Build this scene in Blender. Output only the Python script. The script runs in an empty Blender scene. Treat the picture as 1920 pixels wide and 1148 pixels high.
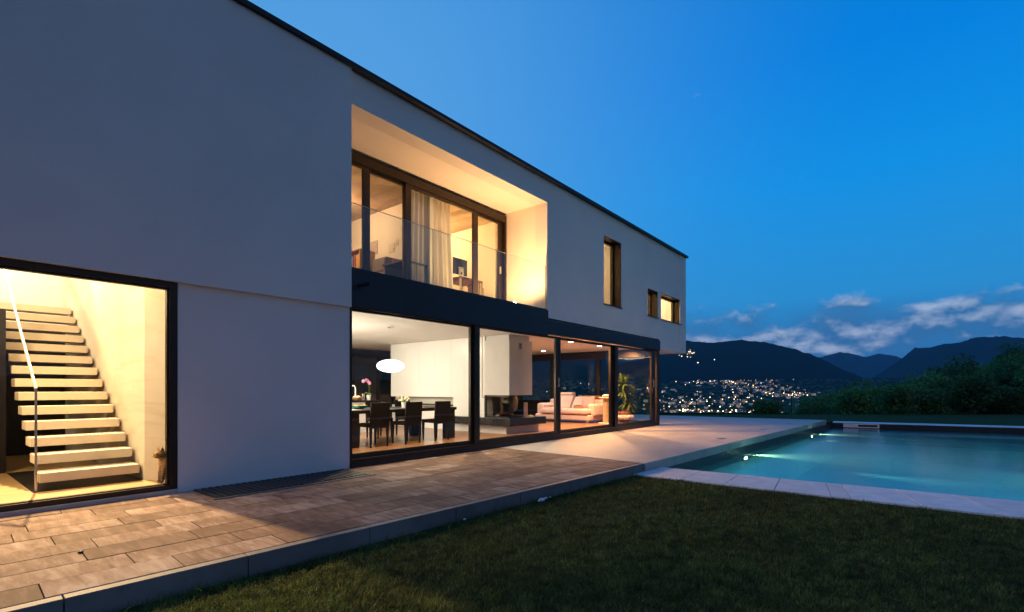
import bpy, math, random
import numpy as np
from mathutils import Vector
SC = bpy.context.scene
COL = SC.collection
R = math.radians
random.seed(7)
rng = np.random.default_rng(11)

# ------------------------------------------------------------------ camera, sky, exposure
# world axes: X runs along the facade, Y points into the house, Z is up, 0 is the paving
CAM = (-4.219, -6.687, 1.2)
HEAD = R(38.96)
cd = bpy.data.cameras.new('camera'); cam = bpy.data.objects.new('camera', cd); COL.objects.link(cam)
cam.location = CAM; cam.rotation_euler = (R(90), 0, HEAD - R(90))
cd.sensor_width = 36; cd.lens = 940 / 1920 * 36; cd.shift_y = 156 / 1920
cd.clip_start = 0.05; cd.clip_end = 60000
SC.camera = cam
SC.view_settings.view_transform = 'Standard'; SC.view_settings.look = 'None'
SC.view_settings.exposure = 0; SC.view_settings.gamma = 1; SC.view_settings.use_curve_mapping = False
SC.render.engine = 'CYCLES'
cy = SC.cycles
cy.use_denoising = True; cy.use_adaptive_sampling = True; cy.adaptive_threshold = 0.02
cy.max_bounces = 10; cy.diffuse_bounces = 4; cy.glossy_bounces = 5; cy.transparent_max_bounces = 24; cy.volume_bounces = 1
cy.sample_clamp_indirect = 4; cy.caustics_reflective = False; cy.caustics_refractive = False

SKY_STRENGTH = 1.0
w = bpy.data.worlds.new('World'); SC.world = w; w.use_nodes = True
nt = w.node_tree; nt.nodes.clear()
def N(tree, t, **k):
    n = tree.nodes.new(t)
    for a, b in k.items(): setattr(n, a, b)
    return n
def L(tree, a, b): tree.links.new(a, b)
def math_node(tree, op, a, b=None, c=None, clamp=False):
    n = N(tree, 'ShaderNodeMath', operation=op); n.use_clamp = clamp
    for i, v in enumerate((a, b, c)):
        if v is None: continue
        if isinstance(v, (int, float)): n.inputs[i].default_value = v
        else: L(tree, v, n.inputs[i])
    return n.outputs[0]
def mixc(tree, f, a, b, mode='MIX'):
    n = N(tree, 'ShaderNodeMix', data_type='RGBA', blend_type=mode)
    n.inputs[0].default_value = 1.0
    for s, v in ((n.inputs[0], f), (n.inputs[6], a), (n.inputs[7], b)):
        if isinstance(v, (int, float)): s.default_value = v
        elif isinstance(v, tuple): s.default_value = v + (1,) if len(v) == 3 else v
        else: L(tree, v, s)
    return n.outputs[2]
def ramp(tree, f, pts, interp='LINEAR'):
    n = N(tree, 'ShaderNodeValToRGB'); n.color_ramp.interpolation = interp
    e = n.color_ramp.elements
    while len(e) > 1: e.remove(e[-1])
    e[0].position, e[0].color = pts[0][0], tuple(pts[0][1]) + (1,)
    for p, c in pts[1:]:
        x = e.new(p); x.color = tuple(c) + (1,)
    L(tree, f, n.inputs[0])
    return n.outputs[0]
def build_sky():
    t = nt
    tc = N(t, 'ShaderNodeTexCoord')
    sep = N(t, 'ShaderNodeSeparateXYZ'); L(t, tc.outputs['Generated'], sep.inputs[0])
    z = sep.outputs[2]
    sky = N(t, 'ShaderNodeTexSky', sky_type='NISHITA')
    sky.sun_disc = False; sky.sun_elevation = R(3.0); sky.sun_rotation = R(205); sky.ozone_density = 6.0; sky.air_density = 1.0; sky.dust_density = 0.2
    # after sunset: the clear air of the Nishita sky, cooled down to the blue hour
    lum = N(t, 'ShaderNodeRGBToBW'); L(t, sky.outputs[0], lum.inputs[0])
    blue = ramp(t, z, [(0.0, (0.030, 0.22, 0.50)), (0.06, (0.038, 0.26, 0.60)), (0.16, (0.030, 0.355, 0.82)), (0.34, (0.006, 0.335, 0.93)), (0.5, (0.001, 0.255, 0.86)), (1.0, (0.0, 0.14, 0.50))])
    # the sky is a little lighter over the ridge behind the house
    west = N(t, 'ShaderNodeVectorMath', operation='DOT_PRODUCT'); L(t, tc.outputs['Generated'], west.inputs[0]); west.inputs[1].default_value = (0.45, 0.80, 0.40)
    gl = math_node(t, 'MULTIPLY_ADD', west.outputs['Value'], 2.2, -1.21, clamp=True)
    gl2 = math_node(t, 'POWER', gl, 2.7)
    glow = mixc(t, math_node(t, 'MULTIPLY', gl2, 0.95), blue, (0.12, 0.43, 0.88))
    # behind the viewer, in the west, the blue fades to the grey and dusty rose of the last light
    bdot = N(t, 'ShaderNodeVectorMath', operation='DOT_PRODUCT'); L(t, tc.outputs['Generated'], bdot.inputs[0]); bdot.inputs[1].default_value = (-0.42, -0.90, 0.0)
    bf = math_node(t, 'MULTIPLY_ADD', bdot.outputs['Value'], 1.25, 0.12, clamp=True)
    bcol = ramp(t, z, [(0.0, (0.33, 0.27, 0.26)), (0.2, (0.26, 0.25, 0.30)), (0.5, (0.12, 0.19, 0.34)), (1.0, (0.02, 0.13, 0.40))])
    glow = mixc(t, bf, glow, bcol)
    # cloud bank low over the mountains: puffs with lit tops over a soft grey-blue layer
    az = math_node(t, 'ARCTAN2', sep.outputs[1], sep.outputs[0])
    cx = N(t, 'ShaderNodeCombineXYZ'); L(t, math_node(t, 'MULTIPLY', az, 13.0), cx.inputs[0]); L(t, math_node(t, 'MULTIPLY', z, 21.0), cx.inputs[1])
    def cloud(dz, scale=1.0, detail=8, loc=(7.3, 0.2)):
        m = N(t, 'ShaderNodeMapping'); L(t, cx.outputs[0], m.inputs[0]); m.inputs['Location'].default_value = (loc[0], loc[1] + dz, 0)
        n = N(t, 'ShaderNodeTexNoise'); L(t, m.outputs[0], n.inputs['Vector'])
        n.inputs['Scale'].default_value = scale; n.inputs['Detail'].default_value = detail; n.inputs['Roughness'].default_value = 0.55
        return n.outputs['Fac']
    n0, n1 = cloud(0), cloud(0.28)
    env = ramp(t, z, [(0.0, (0.2,) * 3), (0.06, (0.55,) * 3), (0.09, (0.84,) * 3), (0.115, (0.80,) * 3), (0.14, (0.48,) * 3), (0.17, (0.0,) * 3)])
    dens = math_node(t, 'SUBTRACT', math_node(t, 'ADD', n0, math_node(t, 'MULTIPLY', env, 0.47)), 0.715)
    mask = math_node(t, 'MULTIPLY', math_node(t, 'MULTIPLY', dens, 5.0, clamp=True), math_node(t, 'GREATER_THAN', z, -0.01))
    mask = math_node(t, 'SMOOTH_MIN', mask, 0.9, 0.2)
    lit = math_node(t, 'MULTIPLY_ADD', math_node(t, 'SUBTRACT', n0, n1), 4.6, 0.20, clamp=True)
    ccol = mixc(t, lit, (0.055, 0.22, 0.48), (0.56, 0.68, 0.90))
    soft = cloud(0, .45, 5, (2.2, 5.1))
    smask = math_node(t, 'MULTIPLY', math_node(t, 'MULTIPLY_ADD', soft, 3.4, -1.0, clamp=True), ramp(t, z, [(0.0, (.9,) * 3), (.08, (.9,) * 3), (.11, (.7,) * 3), (.15, (0,) * 3)]))
    full = mixc(t, smask, glow, (0.050, 0.20, 0.47))
    full = mixc(t, mask, full, ccol)
    # below the horizon
    hz = math_node(t, 'MULTIPLY_ADD', z, 30.0, 1.0, clamp=True)
    full = mixc(t, hz, (0.01, 0.03, 0.05), full)
    # the Nishita luminance shapes the falloff a little so the dome is not perfectly even
    shape = math_node(t, 'MULTIPLY_ADD', math_node(t, 'MULTIPLY', lum.outputs[0], 0.05, clamp=True), 0.25, 0.9)
    sc = N(t, 'ShaderNodeVectorMath', operation='SCALE'); L(t, full, sc.inputs[0]); L(t, shape, sc.inputs['Scale'])
    bg = N(t, 'ShaderNodeBackground'); L(t, sc.outputs[0], bg.inputs[0]); bg.inputs[1].default_value = SKY_STRENGTH
    out = N(t, 'ShaderNodeOutputWorld'); L(t, bg.outputs[0], out.inputs[0])
build_sky()
w.cycles.sampling_method = 'MANUAL'; w.cycles.sample_map_resolution = 512

# ------------------------------------------------------------------ helpers
def tag(o, label=None, cat=None, group=None, kind=None):
    if label: o['label'] = label
    if cat: o['category'] = cat
    if group: o['group'] = group
    if kind: o['kind'] = kind
    return o
def wloc(o):
    v = Vector((0, 0, 0))
    while o is not None: v += Vector(o.location); o = o.parent
    return v
def thing(name, label, cat, loc=(0, 0, 0), group=None, kind=None):
    o = bpy.data.objects.new(name, None); COL.objects.link(o); o.location = loc
    o.empty_display_size = 0.2
    return tag(o, label, cat, group, kind)
class MB:
    def __init__(s): s.v = []; s.f = []
    def add(s, vs, fs):
        n = len(s.v); s.v += [tuple(p) for p in vs]; s.f += [tuple(i + n for i in f) for f in fs]; return s
    def box(s, x0, x1, y0, y1, z0, z1):
        return s.add([(x0, y0, z0), (x1, y0, z0), (x1, y1, z0), (x0, y1, z0), (x0, y0, z1), (x1, y0, z1), (x1, y1, z1), (x0, y1, z1)],
                     [(0, 3, 2, 1), (4, 5, 6, 7), (0, 1, 5, 4), (1, 2, 6, 5), (2, 3, 7, 6), (3, 0, 4, 7)])
    def prism(s, poly, z0, z1):
        n = len(poly)
        return s.add([(x, y, z0) for x, y in poly] + [(x, y, z1) for x, y in poly],
                     [tuple(range(n - 1, -1, -1)), tuple(range(n, 2 * n))] + [(i, (i + 1) % n, n + (i + 1) % n, n + i) for i in range(n)])
    def extr(s, poly, axis, a, b):
        # polygon given in the two other axes, extruded along axis
        def P(u, w_, c): return {'x': (c, u, w_), 'y': (u, c, w_), 'z': (u, w_, c)}[axis]
        n = len(poly)
        return s.add([P(u, q, a) for u, q in poly] + [P(u, q, b) for u, q in poly],
                     [tuple(range(n - 1, -1, -1)), tuple(range(n, 2 * n))] + [(i, (i + 1) % n, n + (i + 1) % n, n + i) for i in range(n)])
    def tube(s, pts, r, n=8, cap=True):
        pts = [Vector(p) for p in pts]
        rs = r if isinstance(r, (list, tuple)) else [r] * len(pts)
        base = len(s.v); up = None
        for i, p in enumerate(pts):
            d = (pts[min(i + 1, len(pts) - 1)] - pts[max(i - 1, 0)]).normalized()
            if up is None: up = Vector((0, 0, 1)) if abs(d.z) < .9 else Vector((1, 0, 0))
            a = d.cross(up).normalized(); b = a.cross(d).normalized(); up = b
            for k in range(n):
                q = p + (a * math.cos(2 * math.pi * k / n) + b * math.sin(2 * math.pi * k / n)) * rs[i]
                s.v.append(tuple(q))
        for i in range(len(pts) - 1):
            for k in range(n):
                s.f.append((base + i * n + k, base + i * n + (k + 1) % n, base + (i + 1) * n + (k + 1) % n, base + (i + 1) * n + k))
        if cap:
            s.f.append(tuple(base + k for k in range(n - 1, -1, -1))); s.f.append(tuple(base + (len(pts) - 1) * n + k for k in range(n)))
        return s
    def lathe(s, c, prof, n=20, sx=1, sy=1):
        base = len(s.v)
        for r, z in prof:
            for k in range(n):
                a = 2 * math.pi * k / n
                s.v.append((c[0] + r * sx * math.cos(a), c[1] + r * sy * math.sin(a), c[2] + z))
        for i in range(len(prof) - 1):
            for k in range(n):
                s.f.append((base + i * n + k, base + i * n + (k + 1) % n, base + (i + 1) * n + (k + 1) % n, base + (i + 1) * n + k))
        s.f.append(tuple(base + k for k in range(n - 1, -1, -1))); s.f.append(tuple(base + (len(prof) - 1) * n + k for k in range(n)))
        return s
    def ball(s, c, r, n=12, m=8, jit=0):
        rx, ry, rz = r if isinstance(r, (tuple, list)) else (r, r, r)
        base = len(s.v)
        for i in range(1, m):
            ph = math.pi * i / m
            for k in range(n):
                a = 2 * math.pi * k / n; q = 1 + random.uniform(-jit, jit)
                s.v.append((c[0] + rx * q * math.sin(ph) * math.cos(a), c[1] + ry * q * math.sin(ph) * math.sin(a), c[2] - rz * q * math.cos(ph)))
        s.v.append((c[0], c[1], c[2] - rz)); s.v.append((c[0], c[1], c[2] + rz)); b0, b1 = len(s.v) - 2, len(s.v) - 1
        for i in range(m - 2):
            for k in range(n):
                s.f.append((base + i * n + k, base + i * n + (k + 1) % n, base + (i + 1) * n + (k + 1) % n, base + (i + 1) * n + k))
        for k in range(n):
            s.f.append((b0, base + (k + 1) % n, base + k)); s.f.append((b1, base + (m - 2) * n + k, base + (m - 2) * n + (k + 1) % n))
        return s
    def wall(s, axis, a0, a1, z0, z1, d0, d1, holes):
        # wall with real openings; axis 'x' runs along x with thickness in y (d0..d1), 'y' runs along y
        xs = sorted({a0, a1} | {max(a0, min(a1, h[i])) for h in holes for i in (0, 1)}); zs = sorted({z0, z1} | {max(z0, min(z1, h[i])) for h in holes for i in (2, 3)})
        def solid(i, j):
            if i < 0 or j < 0 or i >= len(xs) - 1 or j >= len(zs) - 1: return False
            x, z = (xs[i] + xs[i + 1]) / 2, (zs[j] + zs[j + 1]) / 2
            return not any(h[0] < x < h[1] and h[2] < z < h[3] for h in holes)
        def P(a, d, z): return (a, d, z) if axis == 'x' else (d, a, z)
        for i in range(len(xs) - 1):
            for j in range(len(zs) - 1):
                if not solid(i, j): continue
                A, B, Z, Y = xs[i], xs[i + 1], zs[j], zs[j + 1]
                s.add([P(A, d0, Z), P(B, d0, Z), P(B, d0, Y), P(A, d0, Y)], [(0, 1, 2, 3)])
                s.add([P(A, d1, Z), P(B, d1, Z), P(B, d1, Y), P(A, d1, Y)], [(3, 2, 1, 0)])
                if not solid(i - 1, j): s.add([P(A, d0, Z), P(A, d1, Z), P(A, d1, Y), P(A, d0, Y)], [(3, 2, 1, 0)])
                if not solid(i + 1, j): s.add([P(B, d0, Z), P(B, d1, Z), P(B, d1, Y), P(B, d0, Y)], [(0, 1, 2, 3)])
                if not solid(i, j - 1): s.add([P(A, d0, Z), P(B, d0, Z), P(B, d1, Z), P(A, d1, Z)], [(3, 2, 1, 0)])
                if not solid(i, j + 1): s.add([P(A, d0, Y), P(B, d0, Y), P(B, d1, Y), P(A, d1, Y)], [(0, 1, 2, 3)])
        return s
    def frame(s, axis, a0, a1, z0, z1, d0, d1, wl, wr=None, wb=None, wt=None):
        wr = wl if wr is None else wr; wb = wl if wb is None else wb; wt = wl if wt is None else wt
        return s.wall(axis, a0, a1, z0, z1, d0, d1, [(a0 + wl, a1 - wr, z0 + wb, z1 - wt)])
    def build(s, name, mat, parent=None, smooth=False, bevel=0, ang=35):
        off = wloc(parent) if parent else Vector((0, 0, 0))
        me = bpy.data.meshes.new(name)
        me.from_pydata([(x - off.x, y - off.y, z - off.z) for x, y, z in s.v], [], s.f)
        me.materials.append(mat)
        if smooth:
            me.polygons.foreach_set('use_smooth', [True] * len(me.polygons)); me.set_sharp_from_angle(angle=R(ang))
        o = bpy.data.objects.new(name, me); COL.objects.link(o)
        if parent: o.parent = parent
        if bevel:
            b = o.modifiers.new('bevel', 'BEVEL'); b.width = bevel; b.segments = 2; b.limit_method = 'ANGLE'
        return o
def np_mesh(name, verts, faces, mat, parent=None, smooth=False):
    me = bpy.data.meshes.new(name); k = faces.shape[1]
    me.vertices.add(len(verts)); me.vertices.foreach_set('co', np.asarray(verts, np.float32).ravel())
    me.loops.add(faces.size); me.loops.foreach_set('vertex_index', faces.astype(np.int32).ravel())
    me.polygons.add(len(faces)); me.polygons.foreach_set('loop_start', np.arange(0, faces.size, k, dtype=np.int32))
    me.update(calc_edges=True)
    if smooth: me.polygons.foreach_set('use_smooth', np.ones(len(faces), bool))
    me.materials.append(mat)
    o = bpy.data.objects.new(name, me); COL.objects.link(o)
    if parent: o.parent = parent
    return o
def dup(root, loc, rotz=None, label=None, group=None):
    def cp(o, par):
        c = o.copy(); COL.objects.link(c); c.parent = par
        for ch in kids.get(o.name, ()): cp(ch, c)
        return c
    kids = {}
    for o in root.children_recursive: kids.setdefault(o.parent.name, []).append(o)
    r = cp(root, None); r.location = loc
    if rotz is not None: r.rotation_euler = (0, 0, rotz)
    if label: r['label'] = label
    if group: r['group'] = group
    return r
def light(name, kind, loc, power, color, size=0.1, aim=None, spot=None, blend=.4, size_y=None):
    ld = bpy.data.lights.new(name, kind); o = bpy.data.objects.new(name, ld); COL.objects.link(o)
    o.location = loc; ld.energy = power; ld.color = color
    if kind == 'AREA':
        ld.size = size
        if size_y: ld.shape = 'RECTANGLE'; ld.size_y = size_y
    else: ld.shadow_soft_size = size
    if kind == 'SPOT': ld.spot_size = R(spot or 90); ld.spot_blend = blend
    if aim: o.rotation_euler = Vector(aim).to_track_quat('-Z', 'Y').to_euler()
    return o

# ------------------------------------------------------------------ materials
def newmat(name):
    m = bpy.data.materials.new(name); m.use_nodes = True; t = m.node_tree; t.nodes.clear()
    return m, t, N(t, 'ShaderNodeOutputMaterial')
def noise(t, vec, scale, detail=4, rough=.55, dist=0, stretch=None):
    if stretch:
        mp = N(t, 'ShaderNodeMapping'); mp.inputs['Scale'].default_value = stretch; L(t, vec, mp.inputs[0]); vec = mp.outputs[0]
    n = N(t, 'ShaderNodeTexNoise'); n.inputs['Scale'].default_value = scale; n.inputs['Detail'].default_value = detail
    n.inputs['Roughness'].default_value = rough; n.inputs['Distortion'].default_value = dist
    if vec is not None: L(t, vec, n.inputs['Vector'])
    return n.outputs['Fac']
def pmat(name, col, rough=.5, metal=0, var=.12, scale=3, bump=0, bscale=60, spec=.5, stretch=None, rand=0, col2=None, world=False, rvar=.1, coat=0, sheen=0):
    m, t, out = newmat(name)
    tc = N(t, 'ShaderNodeTexCoord'); vec = tc.outputs['Object']
    if world:
        g = N(t, 'ShaderNodeNewGeometry'); vec = g.outputs['Position']
    b = N(t, 'ShaderNodeBsdfPrincipled'); L(t, b.outputs[0], out.inputs[0])
    oi = N(t, 'ShaderNodeObjectInfo')
    if rand:
        va = N(t, 'ShaderNodeVectorMath', operation='ADD'); L(t, vec, va.inputs[0])
        c3 = N(t, 'ShaderNodeCombineXYZ')
        for i in range(3): L(t, math_node(t, 'MULTIPLY', oi.outputs['Random'], 37.0 + 11 * i), c3.inputs[i])
        L(t, c3.outputs[0], va.inputs[1]); vec = va.outputs[0]
    n = noise(t, vec, scale, 5, .6, .3, stretch)
    c2 = col2 or tuple(c * (1 - var * 2) for c in col); c1 = col if col2 else tuple(min(1, c * (1 + var)) for c in col)
    r_ = N(t, 'ShaderNodeMapRange'); L(t, n, r_.inputs[0]); r_.inputs[1].default_value = .3; r_.inputs[2].default_value = .7
    c = mixc(t, r_.outputs[0], c2, c1)
    if rand:
        f = math_node(t, 'MULTIPLY_ADD', oi.outputs['Random'], rand * 2, 1 - rand)
        sc = N(t, 'ShaderNodeVectorMath', operation='SCALE'); L(t, c, sc.inputs[0]); L(t, f, sc.inputs['Scale']); c = sc.outputs[0]
    L(t, c, b.inputs['Base Color'])
    L(t, math_node(t, 'MULTIPLY_ADD', n, rvar * 2, rough - rvar, clamp=True), b.inputs['Roughness'])
    b.inputs['Metallic'].default_value = metal; b.inputs['Specular IOR Level'].default_value = spec
    b.inputs['Coat Weight'].default_value = coat
    if sheen: b.inputs['Sheen Weight'].default_value = sheen
    if bump:
        bp = N(t, 'ShaderNodeBump'); bp.inputs['Strength'].default_value = bump; bp.inputs['Distance'].default_value = .01
        L(t, noise(t, vec, bscale, 3, .6), bp.inputs['Height']); L(t, bp.outputs[0], b.inputs['Normal'])
    return m
def emat(name, col, strength, sampling=True):
    m, t, out = newmat(name); e = N(t, 'ShaderNodeEmission'); e.inputs[0].default_value = tuple(col) + (1,); e.inputs[1].default_value = strength
    L(t, e.outputs[0], out.inputs[0])
    if not sampling: m.cycles.emission_sampling = 'NONE'
    return m
def schlick(t, f0, normal=None):
    lw = N(t, 'ShaderNodeLayerWeight'); lw.inputs[0].default_value = .5
    if normal is not None: L(t, normal, lw.inputs['Normal'])
    p = math_node(t, 'POWER', lw.outputs['Facing'], 5.0)
    return math_node(t, 'MULTIPLY_ADD', p, 1 - f0, f0)
def glassmat(name, tint=(.95, .98, .96), f0=.04, rough=0.0):
    m, t, out = newmat(name)
    tr = N(t, 'ShaderNodeBsdfTransparent'); tr.inputs[0].default_value = tint + (1,)
    gl = N(t, 'ShaderNodeBsdfGlossy'); gl.inputs['Roughness'].default_value = rough
    mx = N(t, 'ShaderNodeMixShader'); L(t, schlick(t, f0), mx.inputs[0]); L(t, tr.outputs[0], mx.inputs[1]); L(t, gl.outputs[0], mx.inputs[2])
    L(t, mx.outputs[0], out.inputs[0])
    return m
def paver_mat():
    m, t, out = newmat('paver_stone')
    g = N(t, 'ShaderNodeNewGeometry'); oi = N(t, 'ShaderNodeObjectInfo')
    va = N(t, 'ShaderNodeVectorMath', operation='ADD'); L(t, g.outputs['Position'], va.inputs[0])
    c3 = N(t, 'ShaderNodeCombineXYZ')
    for i in range(2): L(t, math_node(t, 'MULTIPLY', oi.outputs['Random'], 53.0 + 17 * i), c3.inputs[i])
    L(t, c3.outputs[0], va.inputs[1]); vec = va.outputs[0]
    n1 = noise(t, vec, 3.6, 6, .66, .5, (4.2, .75, 1)); n2 = noise(t, vec, 2.0, 3, .5); n3 = noise(t, vec, 160, 2, .6)
    s = math_node(t, 'ADD', math_node(t, 'MULTIPLY', n1, .6), math_node(t, 'MULTIPLY', n2, .4))
    s = math_node(t, 'ADD', s, math_node(t, 'MULTIPLY_ADD', oi.outputs['Random'], .18, -.09))
    c = ramp(t, s, [(.34, (.14, .084, .060)), (.46, (.215, .136, .100)), (.53, (.285, .188, .142)), (.59, (.36, .255, .200)), (.68, (.48, .37, .305))])
    c = mixc(t, math_node(t, 'MULTIPLY', n3, .30), c, (.08, .05, .04))
    b = N(t, 'ShaderNodeBsdfPrincipled'); L(t, c, b.inputs['Base Color']); b.inputs['Roughness'].default_value = .75; b.inputs['Specular IOR Level'].default_value = .15
    bp = N(t, 'ShaderNodeBump'); bp.inputs['Strength'].default_value = .35; bp.inputs['Distance'].default_value = .004; L(t, n3, bp.inputs['Height']); L(t, bp.outputs[0], b.inputs['Normal'])
    L(t, b.outputs[0], out.inputs[0]); return m
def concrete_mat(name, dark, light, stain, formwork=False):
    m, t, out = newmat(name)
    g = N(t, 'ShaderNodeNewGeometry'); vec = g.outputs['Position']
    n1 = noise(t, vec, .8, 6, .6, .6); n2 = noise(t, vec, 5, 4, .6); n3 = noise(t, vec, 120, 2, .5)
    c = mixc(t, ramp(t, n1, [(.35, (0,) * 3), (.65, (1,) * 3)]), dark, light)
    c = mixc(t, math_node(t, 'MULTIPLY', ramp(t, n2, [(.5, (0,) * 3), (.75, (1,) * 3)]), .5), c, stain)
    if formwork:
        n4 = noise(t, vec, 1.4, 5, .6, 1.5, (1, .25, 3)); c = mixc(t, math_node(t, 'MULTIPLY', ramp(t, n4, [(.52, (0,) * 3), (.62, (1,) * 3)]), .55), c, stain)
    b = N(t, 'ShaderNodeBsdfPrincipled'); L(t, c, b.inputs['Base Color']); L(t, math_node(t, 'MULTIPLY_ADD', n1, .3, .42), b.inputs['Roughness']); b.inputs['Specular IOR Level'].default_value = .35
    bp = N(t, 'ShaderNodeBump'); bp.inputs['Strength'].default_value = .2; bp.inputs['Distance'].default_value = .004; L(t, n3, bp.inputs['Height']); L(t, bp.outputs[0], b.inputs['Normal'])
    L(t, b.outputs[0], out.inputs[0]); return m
def leaf_mat(name, cols, trans=.25, rough=.55, clump=0):
    m, t, out = newmat(name)
    g = N(t, 'ShaderNodeNewGeometry'); oi = N(t, 'ShaderNodeObjectInfo')
    c = ramp(t, g.outputs['Random Per Island'], [(i / max(1, len(cols) - 1), k) for i, k in enumerate(cols)])
    f = math_node(t, 'MULTIPLY_ADD', oi.outputs['Random'], .6, .7)
    if clump:
        f = math_node(t, 'MULTIPLY', f, math_node(t, 'MULTIPLY_ADD', noise(t, g.outputs['Position'], clump, 4, .65), 3.4, -.75, clamp=False)); f = math_node(t, 'MULTIPLY', math_node(t, 'MAXIMUM', f, .22), math_node(t, 'MULTIPLY_ADD', noise(t, g.outputs['Position'], .9, 3, .5), 1.6, .2))
    sc = N(t, 'ShaderNodeVectorMath', operation='SCALE'); L(t, c, sc.inputs[0]); L(t, f, sc.inputs['Scale'])
    b = N(t, 'ShaderNodeBsdfPrincipled'); L(t, sc.outputs[0], b.inputs['Base Color']); b.inputs['Roughness'].default_value = rough; b.inputs['Specular IOR Level'].default_value = .3
    tr = N(t, 'ShaderNodeBsdfTranslucent'); L(t, sc.outputs[0], tr.inputs[0])
    mx = N(t, 'ShaderNodeMixShader'); mx.inputs[0].default_value = trans; L(t, b.outputs[0], mx.inputs[1]); L(t, tr.outputs[0], mx.inputs[2]); L(t, mx.outputs[0], out.inputs[0])
    return m
def plank_mat(name):
    m, t, out = newmat(name)
    g = N(t, 'ShaderNodeNewGeometry'); br = N(t, 'ShaderNodeTexBrick'); L(t, g.outputs['Position'], br.inputs['Vector'])
    br.inputs['Scale'].default_value = 1; br.inputs['Brick Width'].default_value = 1.6; br.inputs['Row Height'].default_value = .14; br.inputs['Mortar Size'].default_value = .002
    br.inputs['Color1'].default_value = (.36, .17, .07, 1); br.inputs['Color2'].default_value = (.27, .12, .05, 1); br.inputs['Mortar'].default_value = (.08, .04, .02, 1)
    n = noise(t, g.outputs['Position'], 6, 5, .6, .5, (.25, 4, 1))
    c = mixc(t, math_node(t, 'MULTIPLY', n, .6), br.outputs[0], (.17, .075, .03))
    b = N(t, 'ShaderNodeBsdfPrincipled'); L(t, c, b.inputs['Base Color']); b.inputs['Roughness'].default_value = .28; L(t, b.outputs[0], out.inputs[0]); return m

PLASTER = pmat('white_plaster', (.74, .73, .72), .85, var=.035, scale=.7, bump=.8, bscale=130, spec=.2, world=True)
PAINT = pmat('white_paint', (.82, .80, .76), .7, var=.02, scale=1.5, spec=.3, world=True)
GLOSSW = pmat('white_lacquer', (.84, .83, .80), .22, var=.015, scale=1.5, spec=.5, world=True, rvar=.03)
HOODW = pmat('hearth_plaster', (.70, .68, .65), .8, var=.03, scale=2, spec=.2, world=True)
BAND = pmat('black_sheet_metal', (.018, .019, .024), .45, .35, var=.2, scale=1.2, world=True)
ROOFM = pmat('roof_edge_metal', (.022, .021, .022), .5, .5, var=.2, scale=2, world=True)
BRONZE = pmat('bronze_anodised', (.040, .029, .021), .40, .6, var=.12, scale=2, world=True)
STEEL = pmat('brushed_steel', (.62, .60, .57), .3, .95, var=.05, scale=8)
CHROME = pmat('chrome', (.8, .8, .8), .12, 1, var=.02, scale=8, rvar=.03)
GLASS = glassmat('window_glass', f0=.018)
BGLASS = glassmat('balustrade_glass', (.93, .97, .95), .045)
FGLASS = glassmat('fire_glass', (.78, .74, .68), .07)
GEDGE = pmat('glass_edge', (.55, .66, .62), .2, var=.05, scale=4)
PAVER = paver_mat()
KERB = concrete_mat('kerb_concrete', (.13, .125, .12), (.20, .19, .18), (.08, .078, .075))
DECK = concrete_mat('deck_concrete', (.34, .315, .29), (.46, .43, .40), (.27, .25, .23))
BOARDC = concrete_mat('wall_concrete', (.56, .52, .45), (.64, .60, .52), (.52, .46, .37), True)
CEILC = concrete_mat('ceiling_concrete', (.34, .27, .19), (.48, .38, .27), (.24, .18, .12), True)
COPING = pmat('coping_stone', (.80, .75, .72), .7, var=.09, scale=4, bump=.2, bscale=140, spec=.3, rand=.07)
TILE = pmat('pool_mosaic', (.30, .66, .64), .3, var=.1, scale=7, world=True)
DARKTILE = pmat('pool_rim_dark', (.012, .014, .016), .35, var=.2, scale=4, world=True)
WOOD = plank_mat('oak_boards')
TREAD = pmat('tread_stone', (.66, .58, .46), .6, var=.05, scale=3, bump=.1, bscale=90, world=True, spec=.3)
DARKWOOD = pmat('wenge_wood', (.012, .008, .006), .55, var=.25, scale=4, stretch=(1, 1, 8), spec=.12)
BLACKP = pmat('black_lacquer', (.010, .008, .008), .35, var=.2, scale=2, spec=.4)
GRANITE = pmat('dark_granite', (.020, .020, .022), .2, var=.3, scale=30, spec=.5, rvar=.04)
PINK = pmat('pink_upholstery', (.80, .58, .55), .85, var=.06, scale=4, bump=.2, bscale=250, sheen=.3)
PINK2 = pmat('mauve_cushion', (.62, .38, .40), .85, var=.08, scale=6, bump=.2, bscale=250)
SISAL = pmat('sisal_rope', (.62, .48, .28), .9, var=.15, scale=12, stretch=(1, 1, 14), bump=.5, bscale=70)
PLUSH = pmat('cream_plush', (.72, .66, .56), .95, var=.06, scale=9, bump=.4, bscale=120)
TERRA = pmat('terracotta', (.45, .17, .08), .8, var=.1, scale=6)
CERAM = pmat('white_ceramic', (.82, .80, .76), .25, var=.02, scale=4)
BROWN = pmat('tan_leather', (.32, .14, .06), .5, var=.15, scale=6)
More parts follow.
